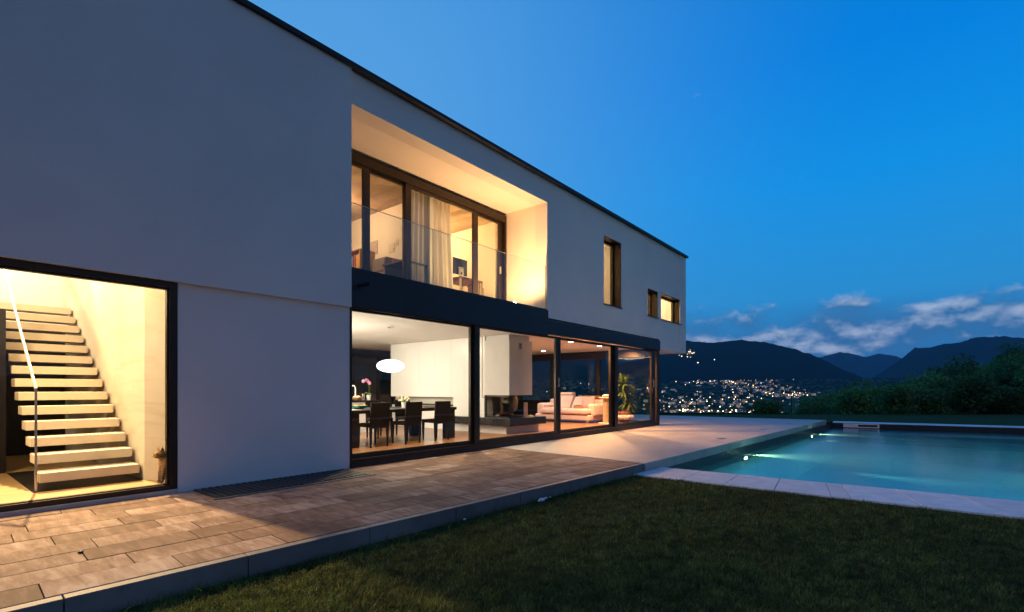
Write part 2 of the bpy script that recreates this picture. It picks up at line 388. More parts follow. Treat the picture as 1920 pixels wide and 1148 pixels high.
# ------------------------------------------------------------------ the ground
FWD = (math.cos(HEAD), math.sin(HEAD)); RGT = (math.sin(HEAD), -math.cos(HEAD))
def cam2w(X, D): return (CAM[0] + D * FWD[0] + X * RGT[0], CAM[1] + D * FWD[1] + X * RGT[1])
LAWN_Z, DECK_Z, WATER_Z, FZ = -0.155, 0.004, -0.34, 0.10
EDGE_D = 26.5
PTH = math.atan2(-0.38, 7.27)                     # the patio is turned a little against the facade
def pu(u, v): return (u * math.cos(PTH) - v * math.sin(PTH), -3.03 + u * math.sin(PTH) + v * math.cos(PTH))
def kerb_y(x): return -3.03 + math.tan(PTH) * x
POOL = [(4.12, -3.30), (19.65, -4.02), (20.9, -12.0), (4.5, -12.0)]       # inner edge
POOL_OUT = [(3.1, -3.20), (20.6, -3.95), (22.0, -13.0), (3.25, -13.0)]
from mathutils.geometry import tessellate_polygon
def holed_sheet(outer, hole, z):
    pts = [Vector((x, y, z)) for x, y in outer + hole]
    tris = tessellate_polygon([[Vector((x, y, 0)) for x, y in outer], [Vector((x, y, 0)) for x, y in hole]])
    mb = MB(); mb.v = [tuple(p) for p in pts]
    for a, b, c in tris:
        A, B, C_ = pts[a], pts[b], pts[c]
        mb.f.append((a, b, c) if (B - A).cross(C_ - A).z > 0 else (a, c, b))
    return mb
def lawn_mat():
    m, t, out = newmat('lawn_turf'); g = N(t, 'ShaderNodeNewGeometry'); v = g.outputs['Position']
    a = noise(t, v, .7, 5, .6); b_ = noise(t, v, 45, 3, .7)
    c = mixc(t, b_, (.035, .042, .012), (.11, .115, .03)); c = mixc(t, math_node(t, 'MULTIPLY', a, .6), c, (.06, .066, .017))
    b = N(t, 'ShaderNodeBsdfPrincipled'); L(t, c, b.inputs['Base Color']); b.inputs['Roughness'].default_value = .9; b.inputs['Specular IOR Level'].default_value = .1
    bp = N(t, 'ShaderNodeBump'); bp.inputs['Strength'].default_value = 1; bp.inputs['Distance'].default_value = .05; L(t, b_, bp.inputs['Height']); L(t, bp.outputs[0], b.inputs['Normal'])
    L(t, b.outputs[0], out.inputs[0]); return m
LAWN = lawn_mat()
outer = [cam2w(-80, -45), cam2w(80, -45), cam2w(80, EDGE_D), cam2w(14, EDGE_D + .5), cam2w(4, EDGE_D), cam2w(-80, EDGE_D + 6)]
lawn = holed_sheet(outer, POOL_OUT, LAWN_Z).build('lawn', LAWN)
tag(lawn, 'level dark green lawn between the patio, the pool and the slope', 'lawn', kind='structure')

# grass blades (denser near the viewer)
def grass():
    n = 600000
    D = np.exp(rng.uniform(np.log(2.3), np.log(15.0), n)); X = D * rng.uniform(-1.15, 1.15, n)
    x = CAM[0] + D * FWD[0] + X * RGT[0]; y = CAM[1] + D * FWD[1] + X * RGT[1]
    keep = (y < -3.03 + math.tan(PTH) * x - .075) & (x < 3.08 + .02 * np.sin(y * 9) + .02 * np.sin(y * 23)) & (y > -13)
    x, y, D = x[keep], y[keep], D[keep]; n = len(x)
    near = np.clip(1 - ((-3.03 + math.tan(PTH) * x) - y) / .22, 0, 1)
    cl = .5 + .5 * np.sin(x * 3.1 + 1.3 * np.sin(y * 2.3)) * np.cos(y * 2.7 + np.sin(x * 1.9))
    fine = .5 + .5 * np.sin(x * 19 + 2 * np.sin(y * 13)) * np.cos(y * 17 + 2 * np.sin(x * 11))
    h = (.016 + .013 * cl + .015 * fine) * rng.uniform(.5, 1.4, n) * np.where(rng.random(n) < .05, 1.6, 1) * (1 + near * rng.uniform(0, 1.4, n))
    wd = rng.uniform(.0014, .0029, n) * np.maximum(1, D / 3.2)
    a = rng.uniform(0, 2 * np.pi, n); ln = rng.uniform(.2, 1.15, n) * h; b = a + rng.normal(0, .6, n) + np.pi / 2
    dx, dy = np.cos(a) * wd, np.sin(a) * wd; lx, ly = np.cos(b) * ln, np.sin(b) * ln
    z0 = np.full(n, LAWN_Z - .004)
    v = np.stack([np.stack([x - dx, y - dy, z0], 1), np.stack([x + dx, y + dy, z0], 1),
                  np.stack([x + dx * .7 + lx * .35, y + dy * .7 + ly * .35, z0 + h * .62], 1), np.stack([x - dx * .7 + lx * .35, y - dy * .7 + ly * .35, z0 + h * .62], 1),
                  np.stack([x + lx, y + ly, z0 + h], 1)], 1).reshape(-1, 3)
    i = np.arange(n)[:, None] * 5
    f = np.concatenate([i + np.array([[0, 1, 2]]), i + np.array([[0, 2, 3]]), i + np.array([[3, 2, 4]])], 0)
    return v, f
gv, gf = grass()
GRASSM = leaf_mat('grass_blade', [(.030, .052, .009), (.060, .092, .014), (.088, .120, .019), (.12, .145, .028), (.23, .21, .08)], .3, .6, clump=7)
go = np_mesh('grass', gv, gf, GRASSM); tag(go, 'short mown grass blades covering the lawn beside the patio', 'grass', kind='stuff')

# ------------------------------------------------------------------ patio of long stone slabs
patio = thing('patio', 'brown stone slab patio running along the house to the concrete terrace', 'patio', (0, 0, -.2), kind='structure')
JOINT = pmat('joint_sand', (.035, .030, .028), .95, var=.2, scale=20, world=True)
mb = MB(); c = [pu(-9, .0), pu(3.45, .0), pu(3.45, 3.6), pu(-9, 3.6)]; mb.prism(c, -.2, -.022); mb.build('bedding', JOINT, patio)
PL = .70
for k in range(11):
    v0 = .052 + .32 * k
    u = -8.4 + (.35 if k % 2 else 0) + ((k * 37) % 11 - 5) * .035
    while u < 3.44:
        u1 = min(u + PL, 3.44); j = .0032
        if u1 - u > .08:
            dz = random.uniform(-.0022, .0022)
            m_ = MB().prism([pu(u + j, v0 + j), pu(u1 - j, v0 + j), pu(u1 - j, v0 + .32 - j), pu(u + j, v0 + .32 - j)], -.05, dz)
            if pu(u1, v0)[0] > -5.2: m_.build('paving_slab', PAVER, patio, bevel=.002)
            else: m_.build('paving_slab', PAVER, patio)
        u += PL
u = -8.6
while u < 3.45:
    u1 = min(u + 1.0, 3.45)
    m_ = MB(); a = [pu(u + .003, -.03), pu(u1 - .003, -.03), pu(u1 - .003, .050), pu(u + .003, .050)]
    m_.prism(a, -.32, -.004); m_.build('kerb_stone', KERB, patio, bevel=.004); u = u1
# drain grate by the wall
SLATE = pmat('grate_metal', (.045, .05, .06), .5, .6, var=.2, scale=5)
gr = thing('drain_grate', 'dark slatted light-well grate set along the white wall', 'grate', (-1, -.4, 0))
mb = MB().box(-1.99, .0, -.735, -.052, .003, .007); mb.build('tray', pmat('tray_black', (.02, .022, .028), .6, var=.2, scale=3), gr)
for k in range(26):
    x = -1.985 + k * .0772
    MB().box(x, x + .052, -.733, -.054, .007, .020).build('slat', SLATE, gr)
tag(MB().prism([(-2.03, -.79), (.03, -.79), (.03, -.74), (-2.03, -.74)], -.05, .012).build('grate_kerb', KERB), 'thin pale stone strip edging the drain grate', 'edging')

# ------------------------------------------------------------------ concrete terrace and pool
deck = thing('terrace', 'smooth pale concrete terrace cantilevered over the pool edge', 'terrace', (10, -1, -.2), kind='structure')
dk = [pu(3.455, -.06), (18.55, -3.94), (17.75, 4.2), (11.0, 4.2), (11.0, .25), pu(3.455, 3.4)]
MB().prism(dk, -.21, DECK_Z).build('slab', DECK, deck, bevel=.006)
for x, y in ((8.40, -3.0), (12.09, -3.13), (15.31, -3.24)):
    pl = thing('floor_plate', {8.40: 'small steel plate set in the terrace, closest to the patio', 12.09: 'small steel plate set in the terrace, middle of the row of three', 15.31: 'small steel plate set in the terrace, by its far end'}[x], 'cover plate', (x, y, DECK_Z))
    MB().box(x - .16, x + .16, y - .075, y + .075, DECK_Z + .001, DECK_Z + .005).build('plate', pmat('plate_steel', (.20, .20, .21), .5, .6, var=.1, scale=8), pl)
    MB().box(x - .13, x - .11, y - .01, y + .01, DECK_Z + .005, DECK_Z + .008).build('screw', STEEL, pl); MB().box(x + .11, x + .13, y - .01, y + .01, DECK_Z + .005, DECK_Z + .008).build('screw', STEEL, pl)

pool = thing('swimming_pool', 'long rectangular pool with dark rim and pale stone coping', 'pool', (12, -8, -1.8), kind='structure')
mb = MB(); zb, zt = -1.55, -.47
b0 = [(x, y, zb) for x, y in POOL]; t0 = [(x, y, zt) for x, y in POOL]
mb.add(b0 + t0, [(3, 2, 1, 0)] + [(i, (i + 1) % 4, 4 + (i + 1) % 4, 4 + i) for i in range(4)]); mb.build('basin', TILE, pool)
mb = MB(); t0 = [(x, y, zt) for x, y in POOL]; t1 = [(x, y, -.155) for x, y in POOL]
mb.add(t0 + t1, [(i, (i + 1) % 4, 4 + (i + 1) % 4, 4 + i) for i in range(4)]); mb.build('rim', DARKTILE, pool)
def ring(z, a=POOL, b=POOL_OUT):
    m_ = MB(); m_.add([(x, y, z) for x, y in a] + [(x, y, z) for x, y in b], [(i, (i + 1) % 4, 4 + (i + 1) % 4, 4 + i) for i in range(4)]); return m_
ring(-.2).build('bedding', JOINT, pool)
def stone(a, b, c, d):
    # a-b outer side, c-d inner side, gently lifted inner nose
    pts = [Vector(p + (0,)) for p in (a, b, c, d)]; cen = sum(pts, Vector()) / 4
    pts = [p + (cen - p).normalized() * .011 for p in pts]
    m_ = MB(); z0 = random.uniform(-.002, .002)
    A, B, C_, D_ = pts; i1, i2 = D_.lerp(A, .06), C_.lerp(B, .06)
    top = [(A, -.135), (B, -.135), (i2, -.130), (C_, -.142), (D_, -.142), (i1, -.130)]
    n = len(top); m_.v = [(p.x, p.y, -.199) for p, _ in top] + [(p.x, p.y, z + z0) for p, z in top]
    m_.f = [tuple(range(n - 1, -1, -1)), (n, n + 1, n + 2, n + 5), (n + 5, n + 2, n + 3, n + 4)] + [(i, (i + 1) % n, n + (i + 1) % n, n + i) for i in range(n)]
    m_.build('coping_stone', COPING, pool, bevel=.004)
def lerp2(p, q, f): return (p[0] + (q[0] - p[0]) * f, p[1] + (q[1] - p[1]) * f)
ys = [0, .016, .078, .14, .205, .271, .292, .36, .43, .5, .57, .64, .71, .78, .85, .92, 1]
for f0, f1 in zip(ys, ys[1:]):
    stone(lerp2(POOL_OUT[0], POOL_OUT[3], f0), lerp2(POOL_OUT[0], POOL_OUT[3], f1), lerp2(POOL[0], POOL[3], f1), lerp2(POOL[0], POOL[3], f0))
for k in range(10):
    f0, f1 = k / 10, (k + 1) / 10
    stone(lerp2(POOL_OUT[2], POOL_OUT[1], f0), lerp2(POOL_OUT[2], POOL_OUT[1], f1), lerp2(POOL[2], POOL[1], f1), lerp2(POOL[2], POOL[1], f0))
for k in range(16):
    f0, f1 = k / 16, (k + 1) / 16
    stone(lerp2(POOL_OUT[3], POOL_OUT[2], f0), lerp2(POOL_OUT[3], POOL_OUT[2], f1), lerp2(POOL[3], POOL[2], f1), lerp2(POOL[3], POOL[2], f0))
def water_mat():
    m, t, out = newmat('pool_water'); g = N(t, 'ShaderNodeNewGeometry')
    bp = N(t, 'ShaderNodeBump'); bp.inputs['Strength'].default_value = .06; bp.inputs['Distance'].default_value = .05
    L(t, noise(t, g.outputs['Position'], 1.7, 4, .55, .6, (1.0, .55, 1)), bp.inputs['Height'])
    tr = N(t, 'ShaderNodeBsdfTransparent'); tr.inputs[0].default_value = (.30, .72, .84, 1)
    tl = N(t, 'ShaderNodeBsdfTranslucent'); tl.inputs[0].default_value = (.30, .72, .62, 1)
    mx0 = N(t, 'ShaderNodeMixShader'); mx0.inputs[0].default_value = .3; L(t, tr.outputs[0], mx0.inputs[1]); L(t, tl.outputs[0], mx0.inputs[2])
    gl = N(t, 'ShaderNodeBsdfGlossy'); gl.inputs['Roughness'].default_value = .14; L(t, bp.outputs[0], gl.inputs['Normal'])
    mx = N(t, 'ShaderNodeMixShader'); L(t, schlick(t, .02), mx.inputs[0]); L(t, mx0.outputs[0], mx.inputs[1]); L(t, gl.outputs[0], mx.inputs[2]); L(t, mx.outputs[0], out.inputs[0]); return m
mb = MB(); mb.add([(x, y, WATER_Z) for x, y in POOL], [(3, 2, 1, 0)])
tag(mb.build('water', water_mat()), 'calm blue-green pool water glowing from lamps below the surface', 'water', kind='structure')
LENS = emat('pool_lamp_lens', (1, .80, .52), 26)
for x, y, lab in ((8.44, -3.52, 'lit round pool lamp under the terrace edge, the one closer to the grass'), (15.63, -3.85, 'lit round pool lamp under the terrace edge, the farther one')):
    pl = thing('pool_lamp', lab, 'pool lamp', (x, y, -.42), 'lamps in the pool wall under the terrace')
    MB().box(x - .19, x + .19, y - .02, y + .03, -.49, -.375).build('housing', DARKTILE, pl, bevel=.02)
    MB().ball((x, y - .022, -.425), (.15, .02, .038), 18, 8).build('lens', LENS, pl, True)  # lens stretched sideways to imitate the drawn-out glow on the water
    light('pool_lamp_light', 'SPOT', (x, y - .12, -.42), 620, (.90, 1, .60), .05, (.30, -1, -.20), 85, .6)
for y, s_ in ((-11.9, 1),):
    for x in (7.5, 12.5, 17.5):
        light('pool_lamp_light', 'SPOT', (x, y, -.75), 600, (.60, 1, .84), .06, (-.1, 1, -.40), 74, .6)
# skimmer slot in the far wall
def on_far(f, z): p = lerp2(POOL[1], POOL[2], f); return (p[0], p[1], z)
sk = thing('pool_skimmer', 'white skimmer slot in the dark far rim of the pool', 'skimmer', on_far(.12, -.3))
a, b = on_far(.045, 0), on_far(.19, 0); ux, uy = (b[0] - a[0], b[1] - a[1]); ln = math.hypot(ux, uy); ux /= ln; uy /= ln; nx, ny = -abs(uy), ux * (1 if uy < 0 else -1)
nx, ny = -.99, -.15
def strip(p, q, z0, z1, d): return MB().prism([(p[0], p[1]), (q[0], q[1]), (q[0] + nx * d, q[1] + ny * d), (p[0] + nx * d, p[1] + ny * d)], z0, z1)
strip(a, b, -.20, -.165, .03).build('top_lip', CERAM, sk); strip(a, b, -.32, -.285, .03).build('bottom_lip', CERAM, sk)
strip(a, lerp2(a, b, .42), -.285, -.20, .028).build('cover', CERAM, sk); strip(lerp2(a, b, .95), b, -.285, -.20, .028).build('end_block', CERAM, sk)
strip(lerp2(a, b, .42), lerp2(a, b, .95), -.285, -.20, .008).build('slot', DARKTILE, sk)

# ------------------------------------------------------------------ the house
S0, S1, ROOF, BACK = -9.0, 14.27, 6.05, 8.6
HL = 'modern white two-storey house with dark metal band and large lit windows'
house = thing('house', HL, 'house', (2.5, 4, 0))
W1 = (8.05, 9.10, 3.55, 5.44); W2 = (10.93, 11.74, 3.55, 4.43); W3 = (12.00, 13.78, 3.55, 4.44)
LOG = (.14, 5.35, 2.47, 5.54)
MB().wall('x', S0, .14, 2.44, ROOF, -.05, .28, []).build('upper_wall', PLASTER, house)
MB().wall('x', .14, S1, 2.53, ROOF, 0, .34, [LOG, W1, W2, W3, (.14, 11.86, 2.0, 2.86)]).build('upper_wall', PLASTER, house)
MB().box(13.69, S1 + .012, -.014, 0, 2.54, ROOF).build('corner_render', PLASTER, house)
MB().box(-2.13, .14, 0, .25, -.12, 2.445).build('ground_wall', PLASTER, house)
MB().box(S1 - .28, S1, .34, BACK, 2.53, ROOF).build('end_wall', PLASTER, house)
MB().box(S0, S1, BACK, BACK + .3, -.2, ROOF).wall('x', S0, S1, -.2, -.19, BACK, BACK + .01, []).build('rear_wall', PLASTER, house)
MB().box(S0, S0 + .3, -.05, BACK, -.2, ROOF).build('end_wall', PLASTER, house)
MB().box(S0 + .1, S1 - .05, .05, BACK + .2, 5.86, 6.0).build('roof', ROOFM, house)
MB().box(S0, S1 + .05, -.10, .30, ROOF + .001, 6.125).box(S1 - .25, S1 + .05, .30, BACK + .3, ROOF + .001, 6.125).build('roof_edge', ROOFM, house, bevel=.006)
# dark band over the glazed front
MB().box(.142, 5.352, -.035, .10, 2.455, 3.03).build('fascia', BAND, house, bevel=.004)
MB().box(5.353, 11.86, -.035, .10, 2.49, 2.805).build('fascia', BAND, house, bevel=.004)
MB().box(11.72, 11.86, .10, 6.2, 2.49, 2.80).build('fascia', BAND, house)
MB().tube([(.30, -.03, 2.79), (.30, -.30, 2.785)], .028, 12).build('water_spout', BAND, house, True)
# floor slab between the storeys (open over the stair), soffit at the overhang
MB().box(.0, 11.72, .10, BACK, 2.56, 2.86).box(S0 + .3, -7.2, .28, BACK, 2.56, 2.86).box(-7.2, 0, 5.36, BACK, 2.46, 2.86).build('floor_slab', PAINT, house)
MB().box(11.86, S1 - .28, .34, BACK, 2.55, 2.86).build('overhang_soffit', PLASTER, house)
MB().box(0.0, 11.8, .16, BACK, -.1, FZ).build('ground_floor', WOOD, house)
MB().box(S0 + .3, -2.0, .16, 5.2, -.1, FZ).build('ground_floor', pmat('pale_oak', (.52, .35, .17), .35, var=.12, scale=3, stretch=(.4, 5, 1), world=True), house)
# thresholds
SILLM = pmat('threshold_stone', (.42, .38, .34), .7, var=.08, scale=6, world=True)
MB().box(-7.0, -2.14, -.045, .12, -.05, .045).build('threshold', SILLM, house, bevel=.004)
# interior partitions
MB().prism([(-2.30, .58), (-2.10, .30), (-2.0, .30), (-2.0, 5.2), (-2.30, 5.2)], -.1, 5.86).build('stair_wall', BOARDC, house)
MB().box(-.15, 0, .26, BACK, -.1, 5.86).build('partition', PAINT, house)
MB().box(-7.2, -2.3, 5.2, 5.35, 2.1, 5.86).build('partition', PAINT, house)
MB().box(-7.35, -7.2, .28, BACK, -.1, 5.86).build('partition', PAINT, house)
MB().box(-7.2, -3.28, 2.6, 5.19, FZ, 2.25).box(-3.28, -2.31, 4.95, 5.19, FZ, 2.25).build('dark_closet', BLACKP, house)
# loggia
MB().box(.14, 5.35, .10, 1.30, 2.87, 3.028).build('loggia_floor', DECK, house)
MB().box(.14, 5.50, .34, 1.34, 5.54, 5.66).build('loggia_ceiling', PAINT, house)
MB().box(5.35, 5.50, .34, 1.30, 2.87, 5.538).build('loggia_side', PAINT, house)
MB().box(-.02, .14, .30, 1.30, 2.87, 5.538).build('loggia_side', PAINT, house)
# upper rooms
MB().box(.0, 8.0, 1.30, 4.8, 2.87, 3.05).box(5.5, S1 - .28, .36, 4.8, 2.865, 3.045).build('upper_floor', WOOD, house)
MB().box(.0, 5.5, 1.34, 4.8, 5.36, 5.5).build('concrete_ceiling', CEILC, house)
MB().box(5.5, S1 - .28, .36, 4.8, 5.60, 5.72).build('upper_ceiling', PAINT, house)
MB().box(0, S1 - .28, 4.8, 4.95, 2.87, 5.86).build('partition', PAINT, house)
MB().box(2.96, 3.06, 1.36, 4.8, 3.05, 5.36).build('partition', PAINT, house)
MB().box(5.20, 5.34, 1.36, 4.8, 3.05, 5.36).build('partition', PAINT, house)
MB().box(7.2, 7.3, .36, 4.8, 3.05, 5.6).build('partition', PAINT, house)
MB().box(10.3, 10.4, .36, 4.8, 3.05, 5.6).build('partition', PAINT, house)
MB().box(11.84, 11.9, .36, 4.8, 3.05, 5.6).build('partition', PAINT, house)
# --- windows
def pane(x0, x1, z0, z1, y, par, axis='x', mat=None):
    m_ = MB()
    (m_.box(x0, x1, y - .006, y + .006, z0, z1) if axis == 'x' else m_.box(y - .006, y + .006, x0, x1, z0, z1))
    return m_.build('pane', mat or GLASS, par)
# stair window
f = MB().frame('x', -7.0, -2.134, .046, 2.437, -.005, .13, .075, .075, .055, .07).box(-4.62, -4.54, .0, .12, .10, 2.37).build('stair_window', BRONZE, house, bevel=.004)
MB().frame('x', -4.54, -2.21, .10, 2.365, .03, .09, .02, .02, .012, .02).build('glazing_bead', BRONZE, f)
pane(-4.52, -2.23, .112, 2.345, .06, f); pane(-6.92, -4.62, .112, 2.345, .06, f)
# living room: fixed frame and four sliding sashes
f = MB().frame('x', .145, 11.72, .0, 2.452, -.012, .15, .03, .05, .13, .014).build('patio_frame', BRONZE, house, bevel=.003)
MB().box(.146, 11.719, -.028, -.013, .0, .085).build('track', BAND, f)
sashes = [(.175, 2.915, .09, .035, .07), (2.985, 5.86, .04, .075, .135), (5.90, 8.72, .09, .10, .17), (8.80, 11.55, .04, .12, .30)]
for i, (a, b, y, wl, wr) in enumerate(sashes):
    s_ = MB().frame('x', a, b, .13, 2.438, y - .028, y + .028, wl, wr, .075, .033).build('sliding_sash', BRONZE, house, bevel=.003)
    pane(a + wl, b - wr, .205, 2.405, y, s_)
for x in (2.917, 5.862, 8.722): MB().box(x, x + .06, .0, .145, .13, 2.438).build('post', BRONZE, house, bevel=.003)
HANDLE = pmat('handle_metal', (.75, .70, .62), .25, .9, var=.04, scale=10)
def handle(x, y, z0, z1): MB().tube([(x, y, z0), (x, y - .06, z0), (x, y - .06, z1), (x, y, z1)], .011, 8).build('handle', HANDLE, house, True)
for x, y in ((11.30, .01), (11.50, .01)): handle(x, y, 1.28, 1.50)
for x in (11.02, 11.30): MB().tube([(x, .07, 1.24), (x, .01, 1.24), (x - .005, .0, 1.10)], .010, 8).build('handle', HANDLE, house, True)
handle(5.77, .01, 1.26, 1.47)
MB().box(11.722, 11.86, -.012, .15, -.05, 2.489).build('corner_post', BRONZE, house, bevel=.003)
# end wall glazing at the far side of the living room
f = MB().frame('y', .151, 6.2, .0, 2.489, 11.73, 11.85, .06, .06, .13, .20).box(11.735, 11.845, 2.18, 2.30, .13, 2.29).box(11.735, 11.845, 4.2, 4.32, .13, 2.29).build('end_glazing', BRONZE, house, bevel=.003)
pane(.21, 2.18, .13, 2.29, 11.79, f, 'y'); pane(2.30, 4.2, .13, 2.29, 11.79, f, 'y'); pane(4.32, 6.14, .13, 2.29, 11.79, f, 'y')
MB().box(11.70, 11.86, 6.2, BACK, -.1, 2.56).build('partition', PAINT, house)
# rear glazing behind the kitchen
MB().box(0, 11.7, 8.2, 8.35, FZ, 2.56).build('rear_panel', pmat('slate_panel', (.035, .038, .048), .35, var=.1, scale=2, world=True), house)
f = MB().frame('x', 3.2, 7.0, FZ, 2.5, 7.70, 7.78, .10, .10, .08, .22).box(5.28, 5.36, 7.70, 7.78, FZ, 2.3).box(6.25, 6.33, 7.70, 7.78, FZ, 2.3).build('rear_window', BLACKP, house); pane(3.3, 6.9, .18, 2.28, 7.74, f)
MB().box(4.3, 5.26, 8.05, 8.19, FZ, 2.56).build('frosted_panel', pmat('frosted_panel', (.42, .52, .46), .5, var=.05, scale=2, world=True), house)
MB().box(0, 3.2, 7.7, 7.8, FZ, 2.56).build('partition', PAINT, house); MB().box(7.0, 11.7, 7.7, 7.8, FZ, 2.56).build('partition', PAINT, house)
# loggia window
f = MB().frame('x', .2, 5.31, 3.03, 5.46, 1.19, 1.32, .05, .065, .06, .05)
f.box(.2, 5.30, 1.185, 1.31, 5.30, 5.42)
f = f.build('loggia_window', BRONZE, house, bevel=.003)
for a, b, y, wl, wr in ((.26, 1.36, 1.235, .07, .15), (1.33, 2.25, 1.28, .05, .07), (2.19, 4.30, 1.235, .14, .16), (4.25, 5.245, 1.28, .06, .15)):
    s_ = MB().frame('x', a, b, 3.09, 5.30, y - .024, y + .024, wl, wr, .07, .06).build('sliding_sash', BRONZE, house, bevel=.003); pane(a + wl, b - wr, 3.16, 5.24, y, s_)
MB().box(5.08, 5.095, 1.18, 1.22, 4.0, 4.18).build('handle', STEEL, house)
# glass balustrade
bal = MB().box(.15, 5.345, .012, .09, 3.029, 3.062).build('balustrade_rail', BAND, house)
for a, b in ((.16, 1.857), (1.869, 3.611), (3.623, 5.335)):
    MB().box(a, b, .035, .051, 3.062, 4.055).build('glass_pane', BGLASS, bal)
    MB().box(a, b, .034, .052, 4.055, 4.060).build('edge', GEDGE, bal); MB().box(b, b + .004, .034, .052, 3.07, 4.055).build('edge', GEDGE, bal)
# small upper windows, deep metal-lined reveals
for (a, b, z0, z1), tilt in ((W1, 0), (W2, 1), (W3, 0)):
    f = MB().frame('x', a, b, z0, z1, .01, .33, .022, .022, .022, .022).box(a - .02, b + .02, -.035, .02, z0 - .022, z0 + .004).build('window_lining', BRONZE, house, bevel=.002)
    MB().frame('x', a + .022, b - .022, z0 + .022, z1 - .022, .24, .32, .05 if not tilt else .05, .06, .05, .055).build('sash', BLACKP, f)
    pane(a + .07, b - .08, z0 + .07, z1 - .075, .28, f)
    if tilt: MB().tube([(a + .115, .24, 3.95), (a + .115, .19, 3.95), (a + .115, .19, 3.83)], .012, 8).build('handle', HANDLE, f, True); pass
# ------------------------------------------------------------------ staircase
st = thing('staircase', 'open staircase of pale floating treads with a slim steel handrail', 'staircase', (-2.8, .6, FZ))
for k in range(1, 15):
    t0 = .636 + .285 * (k - 1); z = .12 + .174 * k
    MB().box(-3.225, -2.335, t0, t0 + .31, z - .105, z).build('tread', TREAD, st, bevel=.006)
    MB().box(-2.335, -2.302, t0 + .10, t0 + .26, z - .085, z - .02).build('bracket', STEEL, st)
def bar(m_, pts, w_, d):   # flat bar in the plane x = const
    for (y0, z0), (y1, z1) in zip(pts, pts[1:]):
        dv = Vector((0, y1 - y0, z1 - z0)).normalized(); nn = Vector((0, -dv.z, dv.y)) * w_ / 2
        q = [Vector((-3.255, y0, z0)) + nn, Vector((-3.255, y0, z0)) - nn, Vector((-3.255, y1, z1)) - nn, Vector((-3.255, y1, z1)) + nn]
        m_.add([tuple(p) for p in q] + [(p.x + d, p.y, p.z) for p in q], [(3, 2, 1, 0), (4, 5, 6, 7), (0, 1, 5, 4), (1, 2, 6, 5), (2, 3, 7, 6), (3, 0, 4, 7)])
    return m_
bar(MB(), [(.676, FZ), (.676, 1.21)], .045, .016).build('rail_post', STEEL, st)
bar(MB(), [(.665, 1.195), (4.5, 1.195 + 3.835 * .672)], .045, .016).build('handrail', pmat('rail_cream', (.78, .70, .56), .4, .3, var=.03, scale=5), st)
MB().box(-3.28, -2.31, .60, 2.55, FZ + .001, FZ + .006).build('recess_shade', BLACKP, st)  # black sheet laid in for the shadowed recess around the first tread

# cat sitting behind the glass (one skin, tabby coat)
def cat_mat():
    m, t, out = newmat('tabby_fur'); tc = N(t, 'ShaderNodeTexCoord')
    wv = N(t, 'ShaderNodeTexWave'); wv.wave_type = 'BANDS'; wv.bands_direction = 'Z'; L(t, tc.outputs['Object'], wv.inputs[0]); wv.inputs['Scale'].default_value = 11; wv.inputs['Distortion'].default_value = 5; wv.inputs['Detail'].default_value = 3; wv.inputs['Detail Scale'].default_value = 2
    sep = N(t, 'ShaderNodeSeparateXYZ'); L(t, tc.outputs['Object'], sep.inputs[0])
    lo = math_node(t, 'MULTIPLY_ADD', sep.outputs[2], -4.0, 1.05, clamp=True)
    base = mixc(t, lo, (.46, .29, .12), (.24, .16, .10)); dark = mixc(t, lo, (.28, .15, .05), (.05, .035, .025))
    c = mixc(t, wv.outputs['Fac'], dark, base)
    b = N(t, 'ShaderNodeBsdfPrincipled'); L(t, c, b.inputs['Base Color']); b.inputs['Roughness'].default_value = .85
    bp = N(t, 'ShaderNodeBump'); bp.inputs['Strength'].default_value = .6; bp.inputs['Distance'].default_value = .01; L(t, noise(t, tc.outputs['Object'], 160, 2, .6, 0, (1, 1, .3)), bp.inputs['Height']); L(t, bp.outputs[0], b.inputs['Normal'])
    L(t, b.outputs[0], out.inputs[0]); return m
def skin_body(name, verts, edges, radii, mat, parent, root, sub=2):
    me = bpy.data.meshes.new(name); me.from_pydata(verts, edges, []); o = bpy.data.objects.new(name, me); COL.objects.link(o); o.parent = parent
    me.materials.append(mat)
    o.modifiers.new('skin', 'SKIN'); ly = me.skin_vertices[0] if me.skin_vertices else None
    if ly is None:
        me.attributes; bpy.context.view_layer.objects.active = o
        ly = me.skin_vertices[0]
    for i, r_ in enumerate(radii):
        ly.data[i].radius = r_ if isinstance(r_, tuple) else (r_, r_); ly.data[i].use_root = (i == root)
    s_ = o.modifiers.new('sub', 'SUBSURF'); s_.levels = sub; s_.render_levels = sub
    me.polygons.foreach_set('use_smooth', [True] * len(me.polygons))
    return o
cat = thing('cat', 'tabby cat sitting upright behind the stair window, looking along the glass', 'cat', (-2.205, .20, FZ))
# local coordinates, the cat looks towards -x
cv = [(.13, 0, .07), (.085, 0, .17), (.03, 0, .255), (-.005, 0, .315), (-.05, 0, .345), (-.093, 0, .328), (-.115, 0, .318),
      (-.01, .030, .19), (-.032, .028, .10), (-.036, .028, .025), (-.064, .028, .014), (-.01, -.030, .19), (-.032, -.028, .10), (-.036, -.028, .025), (-.064, -.028, .014),
      (.12, .075, .055), (.05, .085, .022), (.12, -.075, .055), (.05, -.085, .022), (.20, .03, .025), (.22, .09, .018)]
ce = [(0, 1), (1, 2), (2, 3), (3, 4), (4, 5), (5, 6), (2, 7), (7, 8), (8, 9), (9, 10), (2, 11), (11, 12), (12, 13), (13, 14), (0, 15), (15, 16), (0, 17), (17, 18), (0, 19), (19, 20)]
cr = [.09, .088, .078, .060, .062, .040, .024, .036, .024, .020, .019, .036, .024, .020, .019, .05, .024, .05, .024, .02, .014]
try:
    body = skin_body('body', cv, ce, cr, cat_mat(), cat, 0)
except Exception as ex:
    print('cat', ex)
CATM = body.data.materials[0]
